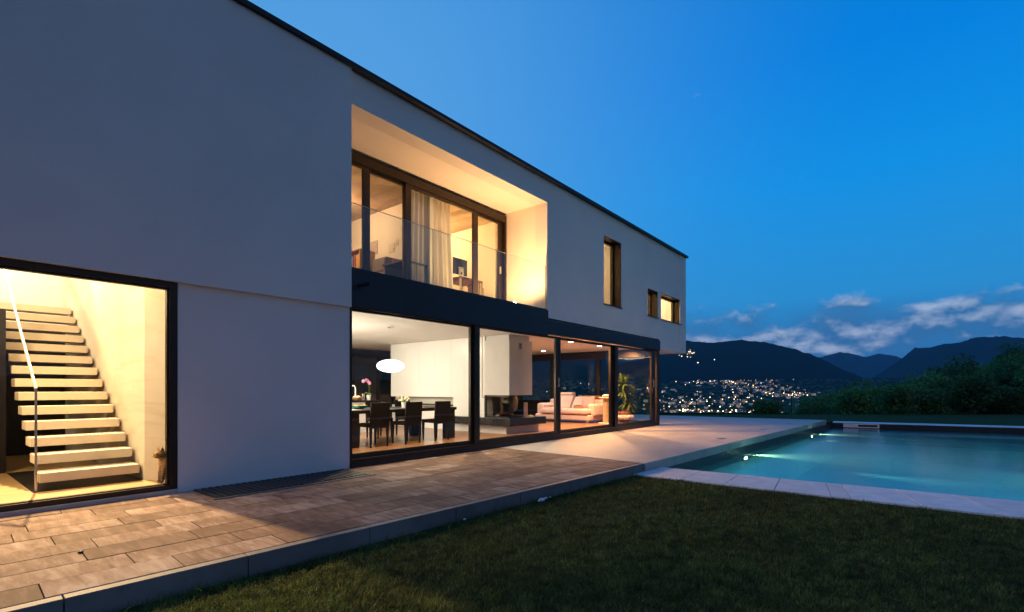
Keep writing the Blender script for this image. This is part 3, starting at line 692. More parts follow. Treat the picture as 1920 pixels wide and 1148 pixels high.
for sy in (-1, 1):
    e = MB(); L0 = Vector(cat.location)
    e.add([tuple(L0 + Vector(p)) for p in ((-.052, sy * .010, .392), (-.022, sy * .050, .380), (-.066, sy * .042, .376), (-.042, sy * .040, .428))], [(0, 2, 3), (2, 1, 3), (1, 0, 3), (0, 1, 2)]); e.build('ear', CATM, cat)
    MB().ball(tuple(L0 + Vector((-.098, sy * .030, .354))), .0085, 8, 6).build('eye', pmat('cat_eye', (.30, .26, .05), .1, var=.1, scale=9), cat, True)
MB().ball(tuple(Vector(cat.location) + Vector((-.131, 0, .322))), (.007, .009, .006), 8, 6).build('nose', pmat('cat_nose', (.45, .18, .15), .4, var=.05, scale=9), cat, True)

cat.rotation_euler = (0, 0, R(12))

# ------------------------------------------------------------------ dining area
def make_chair(label):
    t = thing('dining_chair', label, 'chair', (0, 0, FZ), 'dining chairs around the long table')
    z = FZ
    MB().box(-.215, .215, .0, .43, z + .38, z + .45).build('seat', DARKWOOD, t, bevel=.006)
    MB().extr([(-.0, z + .36), (.035, z + .36), (.0, z + .845), (-.035, z + .845)], 'x', -.215, .215).build('backrest', DARKWOOD, t, bevel=.005)
    for sx in (-1, 1):
        for y in (.022, .408):
            x = sx * .19
            MB().add([(x - .012, y - .012, z), (x + .012, y - .012, z), (x + .012, y + .012, z), (x - .012, y + .012, z), (x - .023, y - .023, z + .38), (x + .023, y - .023, z + .38), (x + .023, y + .023, z + .38), (x - .023, y + .023, z + .38)],
                     [(0, 3, 2, 1), (4, 5, 6, 7), (0, 1, 5, 4), (1, 2, 6, 5), (2, 3, 7, 6), (3, 0, 4, 7)]).build('leg', DARKWOOD, t)
    return t
ch = make_chair('dark dining chair on the window side, nearest the white wall'); ch.location = (1.60, 1.24, FZ)
dup(ch, (2.40, 1.22, FZ), R(2), 'dark dining chair on the window side, middle of the three')
dup(ch, (3.22, 1.25, FZ), R(-1), 'dark dining chair on the window side, at the fireplace end of the table')
dup(ch, (1.65, 3.02, FZ), R(180), 'dark dining chair across the table, partly hidden behind the first window-side chair')
dup(ch, (2.75, 3.05, FZ), R(182), 'dark dining chair across the table, behind the flower pot')
dup(ch, (3.55, 3.0, FZ), R(178), 'dark dining chair across the table, closest to the white cabinets')
tb = thing('dining_table', 'long dark wood dining table on broad panel legs', 'dining table', (2, 2, FZ))
MB().box(.25, 3.84, 1.44, 2.72, .735, .80).build('tabletop', DARKWOOD, tb, bevel=.004)
for a, b in ((.90, 1.30), (3.50, 3.80)):
    for y in (1.46, 2.60): MB().box(a, b, y, y + .09, FZ, .735).build('leg', DARKWOOD, tb, bevel=.003)
PAPER = pmat('placemat', (.72, .68, .60), .8, var=.03, scale=4)
tag(MB().box(2.75, 3.15, 1.75, 2.05, .801, .806).build('placemat', PAPER), 'cream place mat lying on the dark table', 'place mat')
tag(MB().box(.9, 1.45, 1.60, 1.95, .801, .806).build('placemat', PAPER), 'pale runner on the table under the teal bowl end', 'place mat')
bw = thing('fruit_bowl', 'teal glass bowl with small fruit on the dark table', 'bowl', (1.52, 1.8, .806))
MB().lathe((1.52, 1.8, .807), [(.05, 0), (.10, .01), (.16, .04), (.185, .072), (.178, .072), (.15, .045), (.09, .018), (.02, .014)], 24, 1.0, .75).build('bowl', pmat('teal_glass', (.02, .22, .20), .15, var=.3, scale=14), bw, True)
for i in range(7):
    a = i * 2.4; r_ = .035 + .075 * (i % 3) / 2
    tag(MB().ball((1.52 + r_ * math.cos(a), 1.8 + r_ * .75 * math.sin(a), .862 + .012 * (i % 2)), (.028, .028, .026), 10, 8).build('fruit', pmat('fruit_skin', [(.62, .36, .20), (.70, .62, .42), (.48, .46, .20)][i % 3], .5, var=.1, scale=20), smooth=True), 'small round fruit lying in the teal bowl on the table', 'fruit', 'fruit in the teal bowl')
def leaves(mb_, c, n, r, h, wd=.02, seed=0):
    rr = random.Random(seed)
    for i in range(n):
        a = rr.uniform(0, 6.28); e = rr.uniform(.3, 1); x, y = math.cos(a), math.sin(a); l = r * rr.uniform(.6, 1)
        p0 = Vector(c); p1 = p0 + Vector((x * l * .5, y * l * .5, h * e)); p2 = p0 + Vector((x * l, y * l, h * e * .6)); s_ = Vector((-y, x, 0)) * wd
        mb_.add([tuple(p0 - s_ * .3), tuple(p0 + s_ * .3), tuple(p1 + s_), tuple(p1 - s_), tuple(p2)], [(0, 1, 2, 3), (3, 2, 4)])
    return mb_
LEAFG = leaf_mat('houseplant_leaf', [(.06, .13, .03), (.12, .22, .05), (.22, .30, .09)], .2, .4)
CREAMF = leaf_mat('cream_petal', [(.70, .62, .38), (.80, .74, .52)], .3)
fp = thing('flower_pot', 'white pot of cream flowers in the middle of the dining table', 'flower pot', (2.88, 2.12, .80))
MB().lathe((2.88, 2.12, .801), [(.045, 0), (.06, .12), (.055, .12), (.04, .02)], 16).build('pot', CERAM, fp, True)
leaves(MB(), (2.88, 2.12, .91), 16, .16, .08, .02, 3).build('foliage', LEAFG, fp)
mb = MB()
for i in range(16):
    a = i * 2.4; r_ = .14 * math.sqrt((i + .5) / 16); mb.ball((2.88 + r_ * math.cos(a), 2.12 + r_ * math.sin(a), .955 + .03 * (i % 3)), .022, 7, 5, .2)
mb.build('blossom', CREAMF, fp)
# pendant lamp
pd = thing('pendant_lamp', 'glowing white oval pendant lamp above the dining table', 'pendant lamp', (2.52, 2.12, 1.56))
def shade_mat():
    m, t, out = newmat('lamp_shade'); tc = N(t, 'ShaderNodeTexCoord'); v = N(t, 'ShaderNodeTexVoronoi'); v.inputs['Scale'].default_value = 38; L(t, tc.outputs['Object'], v.inputs['Vector'])
    c = ramp(t, v.outputs['Distance'], [(.10, (.42, .30, .16)), (.22, (1, .86, .62)), (.4, (1, .95, .85))]); e = N(t, 'ShaderNodeEmission'); L(t, c, e.inputs[0]); e.inputs[1].default_value = 2.6; L(t, e.outputs[0], out.inputs[0]); return m
MB().lathe((2.52, 2.12, 1.70), [(.03, -.142)] + [(.295 * math.cos(a), .142 * math.sin(a)) for a in [R(x) for x in range(-75, 76, 10)]] + [(.03, .142)], 32).build('shade', shade_mat(), pd, True)
MB().tube([(2.52, 2.12, 1.84), (2.52, 2.12, 2.52)], .002, 6).build('cord', STEEL, pd)
MB().lathe((2.52, 2.12, 2.52), [(.075, 0), (.075, .035)], 20).build('canopy', CHROME, pd, True)

# ------------------------------------------------------------------ kitchen
cb = thing('wall_cabinets', 'flush white lacquer kitchen cabinets along the dining room', 'cabinets', (5.6, 4, FZ))
ps = [2.0, 2.43, 3.12, 3.76, 4.43, 5.06, 5.73]
MB().box(5.32, 5.95, 1.92, 5.75, 1.0, 2.555).build('carcass', GLOSSW, cb)
for a, b in zip(ps, ps[1:]): MB().box(5.298, 5.32, a + .002, b - .002, .985, 2.55).build('cabinet_door', GLOSSW, cb, bevel=.002)
MB().box(5.30, 5.95, 1.92, 3.05, FZ, .985).build('lower_panel', GLOSSW, cb)
MB().box(5.36, 5.95, 3.06, 5.75, FZ, .74).build('base_unit', GLOSSW, cb)
MB().box(5.33, 5.95, 3.06, 5.75, .74, .78).build('worktop', GRANITE, cb)
MB().box(5.90, 5.95, 3.06, 5.75, .78, .985).build('backsplash', concrete_mat('backsplash', (.40, .36, .30), (.50, .46, .40), (.34, .30, .24)), cb)
il = thing('kitchen_island', 'white kitchen island with dark worktop behind the dining table', 'kitchen island', (3.0, 4.5, FZ))
MB().box(1.2, 3.62, 4.2, 4.26, FZ, .83).box(1.2, 1.26, 4.26, 5.1, FZ, .83).box(3.56, 3.62, 4.26, 5.1, FZ, .83).box(1.26, 3.56, 4.98, 5.1, FZ, .83).build('body', GLOSSW, il)
MB().box(1.1, 3.72, 4.12, 5.2, .875, .92).build('worktop', GRANITE, il, bevel=.003)
MB().box(1.15, 3.68, 4.15, 5.15, .83, .875).build('apron', GLOSSW, il)
fa = thing('kitchen_tap', 'white gooseneck kitchen tap on the island worktop', 'tap', (3.22, 4.5, .92))
MB().tube([(3.24, 4.5, .92), (3.24, 4.5, 1.20)] + [(3.17 + .07 * math.cos(a), 4.5, 1.20 + .09 * math.sin(a)) for a in [R(x) for x in range(15, 181, 15)]] + [(3.10, 4.5, 1.10)], .016, 10).build('spout', CERAM, fa, True)
MB().tube([(3.24, 4.5, 1.0), (3.24, 4.42, 1.02)], .010, 8).build('lever', CERAM, fa)
bk = thing('bread_basket', 'woven basket of bread rolls on the island worktop', 'basket', (3.12, 4.25, .92))
MB().lathe((3.12, 4.25, .921), [(.07, 0), (.14, .05), (.16, .075), (.15, .075), (.12, .04), (.03, .015)], 18).build('basket', pmat('wicker', (.42, .22, .10), .8, var=.3, scale=40), bk, True)
for i, (dx, dy) in enumerate(((-.05, 0), (.05, .02), (0, -.05))):
    tag(MB().ball((3.12 + dx, 4.25 + dy, 1.0), (.06, .05, .04), 12, 8).build('bread_roll', pmat('bread_crust', (.62, .42, .26), .8, var=.1, scale=14), smooth=True), 'pale bread roll lying in the woven basket', 'bread', 'rolls in the basket')
orc = thing('orchid', 'pink orchid in a white pot on the island worktop', 'orchid', (3.5, 4.3, .92))
MB().lathe((3.5, 4.3, .921), [(.045, 0), (.062, .13), (.056, .13), (.04, .02)], 16).build('pot', CERAM, orc, True)
leaves(MB(), (3.5, 4.3, 1.04), 7, .17, .09, .03, 9).build('foliage', LEAFG, orc)
MB().tube([(3.5, 4.3, 1.04), (3.52, 4.3, 1.22), (3.48, 4.3, 1.38), (3.38, 4.3, 1.42)], .005, 6).build('stem', pmat('orchid_stem', (.12, .11, .04), .6, var=.1, scale=9), orc)
ORCH = leaf_mat('orchid_petal', [(.70, .22, .42), (.80, .36, .55), (.84, .55, .66)], .25)
for i, p in enumerate(((3.33, 4.3, 1.40), (3.41, 4.29, 1.43), (3.47, 4.31, 1.41), (3.52, 4.3, 1.36))):
    mb = MB()
    for k in range(5):
        a = 2 * math.pi * k / 5 + i; mb.ball((p[0] + .026 * math.cos(a), p[1] - .01, p[2] + .026 * math.sin(a)), (.024, .008, .024), 7, 5)
    mb.build('flower', ORCH, orc, True)
vs = thing('glass_vase', 'small silver beaker beside the orchid pot', 'beaker', (3.42, 4.42, .92)); MB().lathe((3.42, 4.42, .921), [(.03, 0), (.035, .16), (.032, .16), (.028, .01)], 16).build('cup', CHROME, vs, True)

# ------------------------------------------------------------------ fireplace
fr = thing('fireplace', 'white corner fireplace with glass firebox and dark stone bench', 'fireplace', (5.9, 1.5, FZ))
MB().box(5.302, 6.24, 1.10, 1.915, 1.05, 2.44).box(5.36, 6.18, 1.16, 1.915, 2.44, 2.556).build('hood', HOODW, fr)
MB().box(5.30, 6.242, 1.098, 1.917, 1.035, 1.05).build('trim', BLACKP, fr)
MB().box(5.66, 5.81, 1.088, 1.10, 2.19, 2.38).build('vent', STEEL, fr)
MB().box(5.685, 5.785, 1.084, 1.088, 2.215, 2.355).build('vent_mesh', pmat('vent_grey', (.18, .17, .16), .5, .4, var=.1, scale=20), fr)
MB().box(5.15, 6.66, .95, 3.05, .295, .487).build('bench', GRANITE, fr, bevel=.004)
MB().box(5.25, 6.60, 1.15, 3.0, FZ, .295).build('plinth', HOODW, fr)
fb = MB().box(5.30, 5.33, 1.86, 1.915, .487, 1.035).box(5.30, 5.865, 1.10, 1.13, .49, .52).box(5.30, 5.33, 1.10, 1.86, .49, .52).box(5.83, 5.865, 1.13, 1.86, .49, .52).build('firebox_frame', BLACKP, fr)
MB().box(5.34, 5.83, 1.86, 1.90, .52, 1.035).build('fire_back', pmat('fire_brick', (.50, .40, .28), .9, var=.2, scale=7, world=True), fr)
MB().box(5.31, 5.318, 1.12, 1.86, .52, 1.035).build('glass_side', FGLASS, fr); MB().box(5.318, 5.855, 1.11, 1.118, .52, 1.035).build('glass_front', FGLASS, fr); MB().box(5.847, 5.855, 1.118, 1.86, .52, 1.035).build('glass_side', FGLASS, fr)
LOG = pmat('firewood', (.34, .20, .10), .9, var=.3, scale=12, bump=.5, bscale=30)
for i, (x, y, a) in enumerate(((5.45, 1.5, .3), (5.55, 1.42, -.4), (5.65, 1.6, .9))):
    tag(MB().tube([(x - .14 * math.cos(a), y - .14 * math.sin(a), .555 + .02 * i), (x + .14 * math.cos(a), y + .14 * math.sin(a), .56 + .02 * i)], .035, 9).build('log', LOG, smooth=True), 'split log lying in the glass firebox', 'firewood', 'logs in the firebox')
sc_ = MB().ball((6.22, 1.85, .83), (.24, .24, .30), 22, 16, .09).lathe((6.22, 1.85, .488), [(.13, 0), (.10, .06), (.05, .12)], 14)
tag(sc_.build('stone_sculpture', pmat('white_coral', (.78, .68, .54), .8, var=.08, scale=9, bump=.8, bscale=14), smooth=True, ang=80), 'rough white coral sculpture on the hearth bench', 'sculpture')
tag(MB().tube([(5.99, 1.12, .488), (5.99, 1.12, .86)], .05, 16).build('candle', pmat('pink_wax', (.72, .45, .38), .5, var=.03, scale=5), smooth=True), 'tall pink pillar candle beside the firebox', 'candle')
tag(MB().ball((6.12, 1.05, .50), (.13, .05, .03), 14, 8, .25).build('driftwood', CREAMF, smooth=True), 'small pale coral pieces lying on the hearth bench', 'ornament')

# ------------------------------------------------------------------ living room
so = thing('sofa', 'pale pink upholstered sofa with loose cushions by the end windows', 'sofa', (10.3, 2.5, FZ))
MB().box(9.84, 10.98, 1.50, 3.66, .18, .36).build('base', PINK, so, bevel=.04)
MB().box(9.78, 10.75, 1.54, 3.40, .38, .56).build('seat', PINK, so, bevel=.06)
MB().box(10.72, 11.0, 1.50, 3.66, .36, .86).build('backrest', PINK, so, bevel=.07)
MB().box(9.95, 11.0, 3.38, 3.66, .30, .72).build('armrest', PINK, so, bevel=.07); MB().box(10.05, 11.0, 1.44, 1.70, .30, .72).build('armrest', PINK, so, bevel=.07)
for a, b, h in ((2.62, 3.34, 1.0), (1.80, 2.58, .93)):
    MB().extr([(10.42, .56), (10.72, .56), (10.92, h), (10.72, h + .02)], 'y', a, b).build('back_cushion', PINK, so, bevel=.05)
MB().box(10.66, 10.90, 2.64, 3.32, .98, 1.09).build('headrest', PINK, so, bevel=.05)
for x in (9.95, 10.85):
    for y in (1.62, 3.5): MB().box(x - .04, x + .04, y - .04, y + .04, FZ, .18).build('foot', STEEL, so)
def cushion(name, c, w_, h, th, ry, rz, mat, lab):
    mb_ = MB(); n = 9
    for sgn in (-1, 1):
        b0 = len(mb_.v)
        for i in range(n):
            for j in range(n):
                u, v = i / (n - 1) * 2 - 1, j / (n - 1) * 2 - 1; d = (1 - u ** 4) * (1 - v ** 4); mb_.v.append((sgn * th * d, u * w_ / 2 * (1 - .08 * (1 - abs(v))), v * h / 2 * (1 - .08 * (1 - abs(u)))))
        for i in range(n - 1):
            for j in range(n - 1):
                q = (b0 + i * n + j, b0 + (i + 1) * n + j, b0 + (i + 1) * n + j + 1, b0 + i * n + j + 1); mb_.f.append(q if sgn > 0 else q[::-1])
    o = mb_.build(name, mat, smooth=True, ang=70); o.location = c; o.rotation_euler = (0, ry, rz); tag(o, lab, 'cushion'); return o
cushion('cushion', (10.36, 1.86, .76), .44, .44, .08, .35, .3, PINK2, 'mauve scatter cushion leaning on the sofa armrest by the post')
cushion('cushion', (10.22, 2.12, .61), .36, .36, .05, 1.35, .5, BROWN, 'tan leather cushion lying flat on the sofa seat')
tag(MB().extr([(10.74, .88), (11.06, .80), (11.07, .92), (10.80, .99), (10.70, .93)], 'y', 1.62, 2.3).build('throw_blanket', BROWN, bevel=.03), 'brown throw folded over the sofa backrest', 'blanket')
pt = thing('scratching_post', 'cat scratching post wound with sisal behind the glass', 'scratching post', (10.1, 1.02, FZ))
MB().box(9.93, 10.33, .82, 1.22, FZ, FZ + .035).build('base', PLUSH, pt, bevel=.01)
MB().lathe((10.12, 1.02, FZ + .035), [(.115, 0)] + [(.115 + .005 * (i % 2), .02 + i * .0188) for i in range(40)] + [(.115, .77)], 18).build('post', SISAL, pt, True)
MB().lathe((10.10, 1.02, .905), [(.22, 0), (.24, .015), (.24, .035), (.20, .042)], 22).build('platform', PLUSH, pt, True)
tag(MB().ball((10.10, 1.00, .985), (.17, .15, .05), 14, 9, .10).build('cat_cushion', PINK2, smooth=True), 'crumpled pinkish blanket on top of the scratching post', 'blanket')
# yucca in its pot with a rope ring
yc = thing('yucca_plant', 'yucca plant with spiky leaves in a terracotta pot by the sliding door', 'yucca', (11.15, .92, FZ))
YL = leaf_mat('yucca_leaf', [(.05, .09, .025), (.10, .16, .05), (.20, .26, .10)], .15, .4)
def rosette(c, n, ln, seed, droop):
    rr = random.Random(seed); o = None
    for i in range(n):
        a = rr.uniform(0, 6.28); el = rr.uniform(-.5, 1.25) - droop; l = ln * rr.uniform(.75, 1.1); wd = .027
        d = Vector((math.cos(a) * math.cos(el), math.sin(a) * math.cos(el), math.sin(el))); sd = Vector((-math.sin(a), math.cos(a), 0)) * wd
        p = [Vector(c) + d * l * f - Vector((0, 0, l * .28 * f * f)) for f in (0, .35, .7, 1)]
        v = [p[0] - sd * .5, p[0] + sd * .5, p[1] + sd, p[1] - sd, p[2] + sd * .8, p[2] - sd * .8, p[3]]
        MB().add([tuple(x) for x in v], [(0, 1, 2, 3), (3, 2, 4, 5), (5, 4, 6)]).build('leaf', YL, yc)
rosette((11.12, .94, 1.36), 70, .60, 1, 0); rosette((11.05, .90, 1.15), 36, .52, 5, .35); rosette((11.26, .84, .82), 38, .48, 2, .75)
BARK = pmat('yucca_trunk', (.30, .22, .13), .9, var=.25, scale=14, bump=.6, bscale=40)
MB().tube([(11.14, .92, .42), (11.15, .93, .8), (11.12, .94, 1.38)], [.035, .03, .026], 10).build('trunk', BARK, yc, True); MB().tube([(11.18, .90, .42), (11.24, .86, .66), (11.26, .84, .84)], [.03, .026, .022], 10).build('trunk', BARK, yc, True)
MB().lathe((11.15, .92, FZ), [(.15, 0), (.20, .30), (.225, .31), (.225, .37), (.205, .37), (.19, .30), (.02, .30)], 22).build('pot', TERRA, yc, True)
tor = MB()
for k in range(20):
    a = 2 * math.pi * k / 20; tor.ball((11.15 + .30 * math.cos(a), .92 + .24 * math.sin(a), .27), (.085, .085, .085), 8, 6)
tag(tor.build('rope_ring', PLUSH, smooth=True), 'thick cream knotted ring around the yucca pot', 'pet ring')
tag(MB().box(8.6, 8.85, 1.0, 1.15, FZ + .001, FZ + .014).build('floor_socket', CHROME), 'small metal floor outlet cover on the wood floor', 'outlet')
# side table with plates at the end of the room
tb2 = thing('side_table', 'dark sideboard at the end of the living room with pink blossoms', 'sideboard', (11.3, 4.9, FZ))
MB().box(11.0, 11.6, 4.3, 5.8, FZ, .75).build('body', DARKWOOD, tb2); MB().box(10.97, 11.63, 4.27, 5.83, .75, .79).build('top', DARKWOOD, tb2)
# recessed downlights
DL = emat('downlight_lens', (1, .86, .62), 60)
for i, (x, y, lab) in enumerate(((7.95, 1.0, 'lit recessed ceiling spot above the second sliding pane'), (9.6, 1.0, 'lit recessed ceiling spot nearest the yucca'), (10.2, 3.55, 'lit recessed ceiling spot deeper in the room over the sofa'))):
    d = thing('ceiling_spot', lab, 'downlight', (x, y, 2.55), 'recessed ceiling spots in the living room')
    MB().lathe((x, y, 2.543), [(.06, .002), (.075, .0), (.075, .016), (.06, .016)], 18).build('ring', CHROME, d, True); MB().lathe((x, y, 2.536), [(.001, 0), (.058, .004), (.058, .02)], 18).build('lens', DL, d)

# ------------------------------------------------------------------ upper rooms
def curtain(name, x0, x1, y, z0, z1, folds, lab, flare=0):
    n = folds * 8; mb_ = MB(); rr = random.Random(folds)
    ph = [rr.uniform(.5, 1.3) for _ in range(folds + 1)]
    rows = 7
    for j in range(rows):
        f = j / (rows - 1); z = z1 + (z0 - z1) * f
        for i in range(n + 1):
            u = i / n; x = x0 + (x1 - x0) * u + flare * f * (u - .35); a = ph[int(u * folds)]
            mb_.v.append((x, y + .045 * a * math.sin(u * folds * 2 * math.pi + .4 * math.sin(f * 3)), z))
    for j in range(rows - 1):
        for i in range(n):
            q = j * (n + 1) + i; mb_.f.append((q, q + 1, q + n + 2, q + n + 1))
    o = mb_.build(name, CURT, smooth=True, ang=180); s_ = o.modifiers.new('thick', 'SOLIDIFY'); s_.thickness = .002
    return tag(o, lab, 'curtain')
def curtain_mat():
    m, t, out = newmat('sheer_curtain'); d = N(t, 'ShaderNodeBsdfDiffuse'); d.inputs[0].default_value = (.80, .80, .80, 1); tl = N(t, 'ShaderNodeBsdfTranslucent'); tl.inputs[0].default_value = (.8, .8, .8, 1); tr = N(t, 'ShaderNodeBsdfTransparent')
    a = N(t, 'ShaderNodeMixShader'); a.inputs[0].default_value = .5; L(t, d.outputs[0], a.inputs[1]); L(t, tl.outputs[0], a.inputs[2])
    g = N(t, 'ShaderNodeNewGeometry'); nz = noise(t, g.outputs['Position'], 30, 2, .5, 0, (1, 1, .02))
    b = N(t, 'ShaderNodeMixShader'); L(t, math_node(t, 'MULTIPLY_ADD', nz, .2, .05), b.inputs[0]); L(t, a.outputs[0], b.inputs[1]); L(t, tr.outputs[0], b.inputs[2]); L(t, b.outputs[0], out.inputs[0]); return m
CURT = curtain_mat()
curtain('curtain', 2.50, 3.62, 1.46, 3.07, 5.33, 9, 'sheer white curtain drawn across the middle of the balcony window', .22)
curtain('curtain', 9.18, 9.95, .62, 3.07, 5.5, 5, 'pale curtain behind the tall narrow upper window', .1)
bc = thing('bookcase', 'pine bookcase with folders seen through the balcony window', 'bookcase', (2.45, 3.05, 3.05))
PINE = pmat('pine_board', (.62, .42, .22), .6, var=.08, scale=4, stretch=(1, 1, 6))
MB().box(2.20, 2.60, 2.78, 2.80, 3.05, 4.28).box(2.20, 2.60, 3.28, 3.30, 3.05, 4.28).build('side', PINE, bc)
for z in (3.07, 3.47, 3.86, 4.26): MB().box(2.20, 2.60, 2.801, 3.279, z, z + .02).build('shelf', PINE, bc)
MB().box(2.58, 2.60, 2.801, 3.279, 3.09, 4.26).build('back', PINE, bc)
for i, (y, c_) in enumerate(((2.86, (.80, .45, .04)), (2.94, (.80, .52, .05)), (3.03, (.50, .08, .05)), (3.12, (.15, .25, .45)), (3.20, (.7, .66, .6)))):
    tag(MB().box(2.24, 2.52, y - .032, y + .032, 3.881, 4.19 - .02 * (i % 2)).build('folder', pmat('folder_card', c_, .5, var=.05, scale=5)), ['yellow folder on the upper bookcase shelf, closest to the curtain', 'orange-yellow folder standing second on the upper bookcase shelf', 'red folder in the middle of the upper bookcase shelf', 'blue folder on the upper bookcase shelf', 'cream folder at the far end of the upper bookcase shelf'][i], 'folder')
dc = thing('drawer_cabinet', 'grey drawer cabinet standing beside the bookcase', 'cabinet', (2.7, 2.4, 3.05))
GREYW = pmat('grey_laminate', (.30, .26, .23), .5, var=.08, scale=3)
MB().box(2.42, 2.93, 2.14, 2.62, 3.05, 4.04).build('body', GREYW, dc, bevel=.004)
for z in (3.2, 3.48, 3.76): MB().box(2.40, 2.42, 2.16, 2.60, z, z + .25).build('drawer', GREYW, dc, bevel=.003)
dk2 = thing('desk', 'grey desk with dark top along the partition wall', 'desk', (2.6, 1.75, 3.05))
MB().box(2.30, 2.94, 1.42, 2.12, 3.80, 3.84).build('top', pmat('navy_top', (.05, .06, .10), .5, var=.1, scale=4), dk2); MB().box(2.34, 2.90, 1.44, 1.47, 3.05, 3.80).box(2.34, 2.90, 2.08, 2.11, 3.05, 3.80).build('leg', GREYW, dk2)
def poster_mat(seed):
    m, t, out = newmat('print'); tc = N(t, 'ShaderNodeTexCoord'); v = N(t, 'ShaderNodeTexVoronoi'); v.inputs['Scale'].default_value = 9 + seed; L(t, tc.outputs['Object'], v.inputs['Vector'])
    c = ramp(t, math_node(t, 'FRACT', math_node(t, 'MULTIPLY', v.outputs['Distance'], 3.7 + seed)), [(0, (.70, .66, .62)), (.4, (.62, .25, .28)), (.6, (.10, .10, .12)), (.8, (.25, .45, .5)), (1, (.7, .6, .4))], 'CONSTANT')
    b = N(t, 'ShaderNodeBsdfPrincipled'); L(t, c, b.inputs['Base Color']); L(t, b.outputs[0], out.inputs[0]); return m
PAPR = pmat('print_paper', (.72, .68, .56), .7, var=.05, scale=6)
for i, (y0, y1, z0, z1, lab) in enumerate(((3.17, 3.45, 4.38, 4.70, 'colourful collage print leaning above the drawer cabinet'), (2.15, 2.30, 4.52, 4.86, 'tall cream drawing on the wall, highest of the pinned papers'), (2.53, 2.75, 4.33, 4.52, 'wide cream drawing on the wall, lowest of the pinned papers'), (2.405, 2.495, 4.44, 4.58, 'small cream paper pinned between the two drawings'))):
    o = thing('wall_print', lab, 'print', (2.95, (y0 + y1) / 2, z0))
    MB().box(2.945, 2.957, y0, y1, z0, z1).build('sheet', poster_mat(3) if i == 0 else PAPR, o)
    if i: MB().box(2.942, 2.944, y0 + .03, y0 + .05, z0 + .04, z0 + .07).build('ink_mark', pmat('ink', (.08, .10, .22), .7, var=.1, scale=8), o)
tag(MB().lathe((2.47, 1.95, 3.841), [(.025, 0), (.025, .09), (.012, .11), (.012, .13)], 12).build('bottle', pmat('red_plastic', (.55, .04, .03), .4, var=.05, scale=5), smooth=True), 'small red bottle on the desk by the window', 'bottle')
d3 = thing('writing_desk', 'brown desk holding the computer behind the balcony glass', 'desk', (4.5, 1.8, 3.05))
MB().box(4.02, 4.78, 1.50, 2.2, 3.775, 3.81).build('top', pmat('walnut', (.20, .085, .04), .4, var=.15, scale=4, stretch=(6, 1, 1)), d3, bevel=.003)
for x in (4.05, 4.72):
    for y in (1.53, 2.14): MB().box(x, x + .035, y, y + .035, 3.05, 3.775).build('leg', STEEL, d3)
im = thing('computer', 'dark desktop computer seen from behind on its aluminium stand', 'computer', (4.25, 1.7, 3.81))
SCR = pmat('dark_shell', (.025, .028, .045), .4, var=.1, scale=3)
MB().box(3.99, 4.45, 1.70, 1.735, 3.90, 4.28).build('screen', SCR, im, bevel=.008)
ALU = pmat('aluminium', (.66, .67, .70), .3, .85, var=.03, scale=6)
mb = MB().extr([(1.66, 3.811), (1.67, 3.811), (1.699, 4.08), (1.685, 4.08)], 'x', 4.14, 4.30); mb.box(4.14, 4.30, 1.60, 1.82, 3.811, 3.819); mb.build('stand', ALU, im)
MB().tube([(4.22, 1.672, 3.93), (4.22, 1.664, 3.93)], .028, 14).build('cable_hole', SCR, im)
for i, (x0, x1, y, z0, z1, lab) in enumerate(((4.80, 5.06, 1.72, 3.05, 3.72, 'tall brown carton by the right-hand desk end'), (4.78, 5.0, 1.70, 3.721, 3.88, 'open brown box on top of the tall carton'))):
    o = thing('carton', lab, 'carton', ((x0 + x1) / 2, y + .15, z0)); KR = pmat('kraft_board', (.30, .19, .12), .8, var=.1, scale=4)
    MB().box(x0, x1, y, y + .3, z0, z1 - .001).build('box', KR, o); MB().extr([(x0 - .06, z1 + .03), (x0, z1), (x0, z1 + .006), (x0 - .055, z1 + .037)], 'y', y, y + .3).build('flap', KR, o)
# loggia floor spot
ls = thing('floor_spot', 'bright uplight on the balcony floor behind the glass railing', 'floor lamp', (4.32, .14, 3.03))
MB().lathe((4.32, .14, 3.029), [(.06, 0), (.06, .03), (.045, .04)], 16).build('housing', STEEL, ls, True); MB().ball((4.32, .14, 3.085), (.038, .038, .028), 12, 8).build('lens', emat('floor_spot_lens', (1, .85, .6), 90), ls, True)

# ------------------------------------------------------------------ the light of the rooms
WARM, NEUT, PEACH = (1, .62, .29), (1, .85, .68), (1, .46, .18)
light('stair_light', 'SPOT', (-2.55, 4.3, 4.6), 5000, WARM, .07, (-.75, -5.7, -4.7), 52, .6)
light('stair_light_high', 'POINT', (-4.3, 3.9, 4.3), 620, (1, .72, .45), .15)
light('hall_light', 'AREA', (-4.5, .34, 2.2), 100, (1, .63, .32), .4, (1, .12, -.35))
light('dining_fill_light', 'AREA', (3.3, 4.2, 2.54), 130, NEUT, 1.4, (.25, 0, -1))  # added fill under the ceiling, the pendant alone is too weak
light('dining_fill_light', 'POINT', (.75, 3.5, 1.55), 330, NEUT, .3)  # added fill hidden behind the white wall, brightens the cabinet fronts
for x in (1.3, 3.6): light('sill_fill_light', 'SPOT', (x, .75, 2.535), 420, (1, .70, .40), .05, (0, -.12, -1), 112, .9)  # added without fixtures to warm the paving close to the sill
light('pendant_light', 'POINT', (2.52, 2.12, 1.45), 45, NEUT, .15)
light('backsplash_fill_light', 'AREA', (5.62, 4.4, .975), 14, NEUT, .12, (0, 0, -1), size_y=2.4)  # added fill under the cabinets to lighten the backsplash niche
for x, y, p, o_, ox in ((7.95, .9, 850, -.55, 0), (9.6, .9, 850, -.55, 0)):
    light('ceiling_spot_and_fill', 'SPOT', (x, y, 2.52), p, PEACH, .05, (ox, o_, -1), 150, .8)
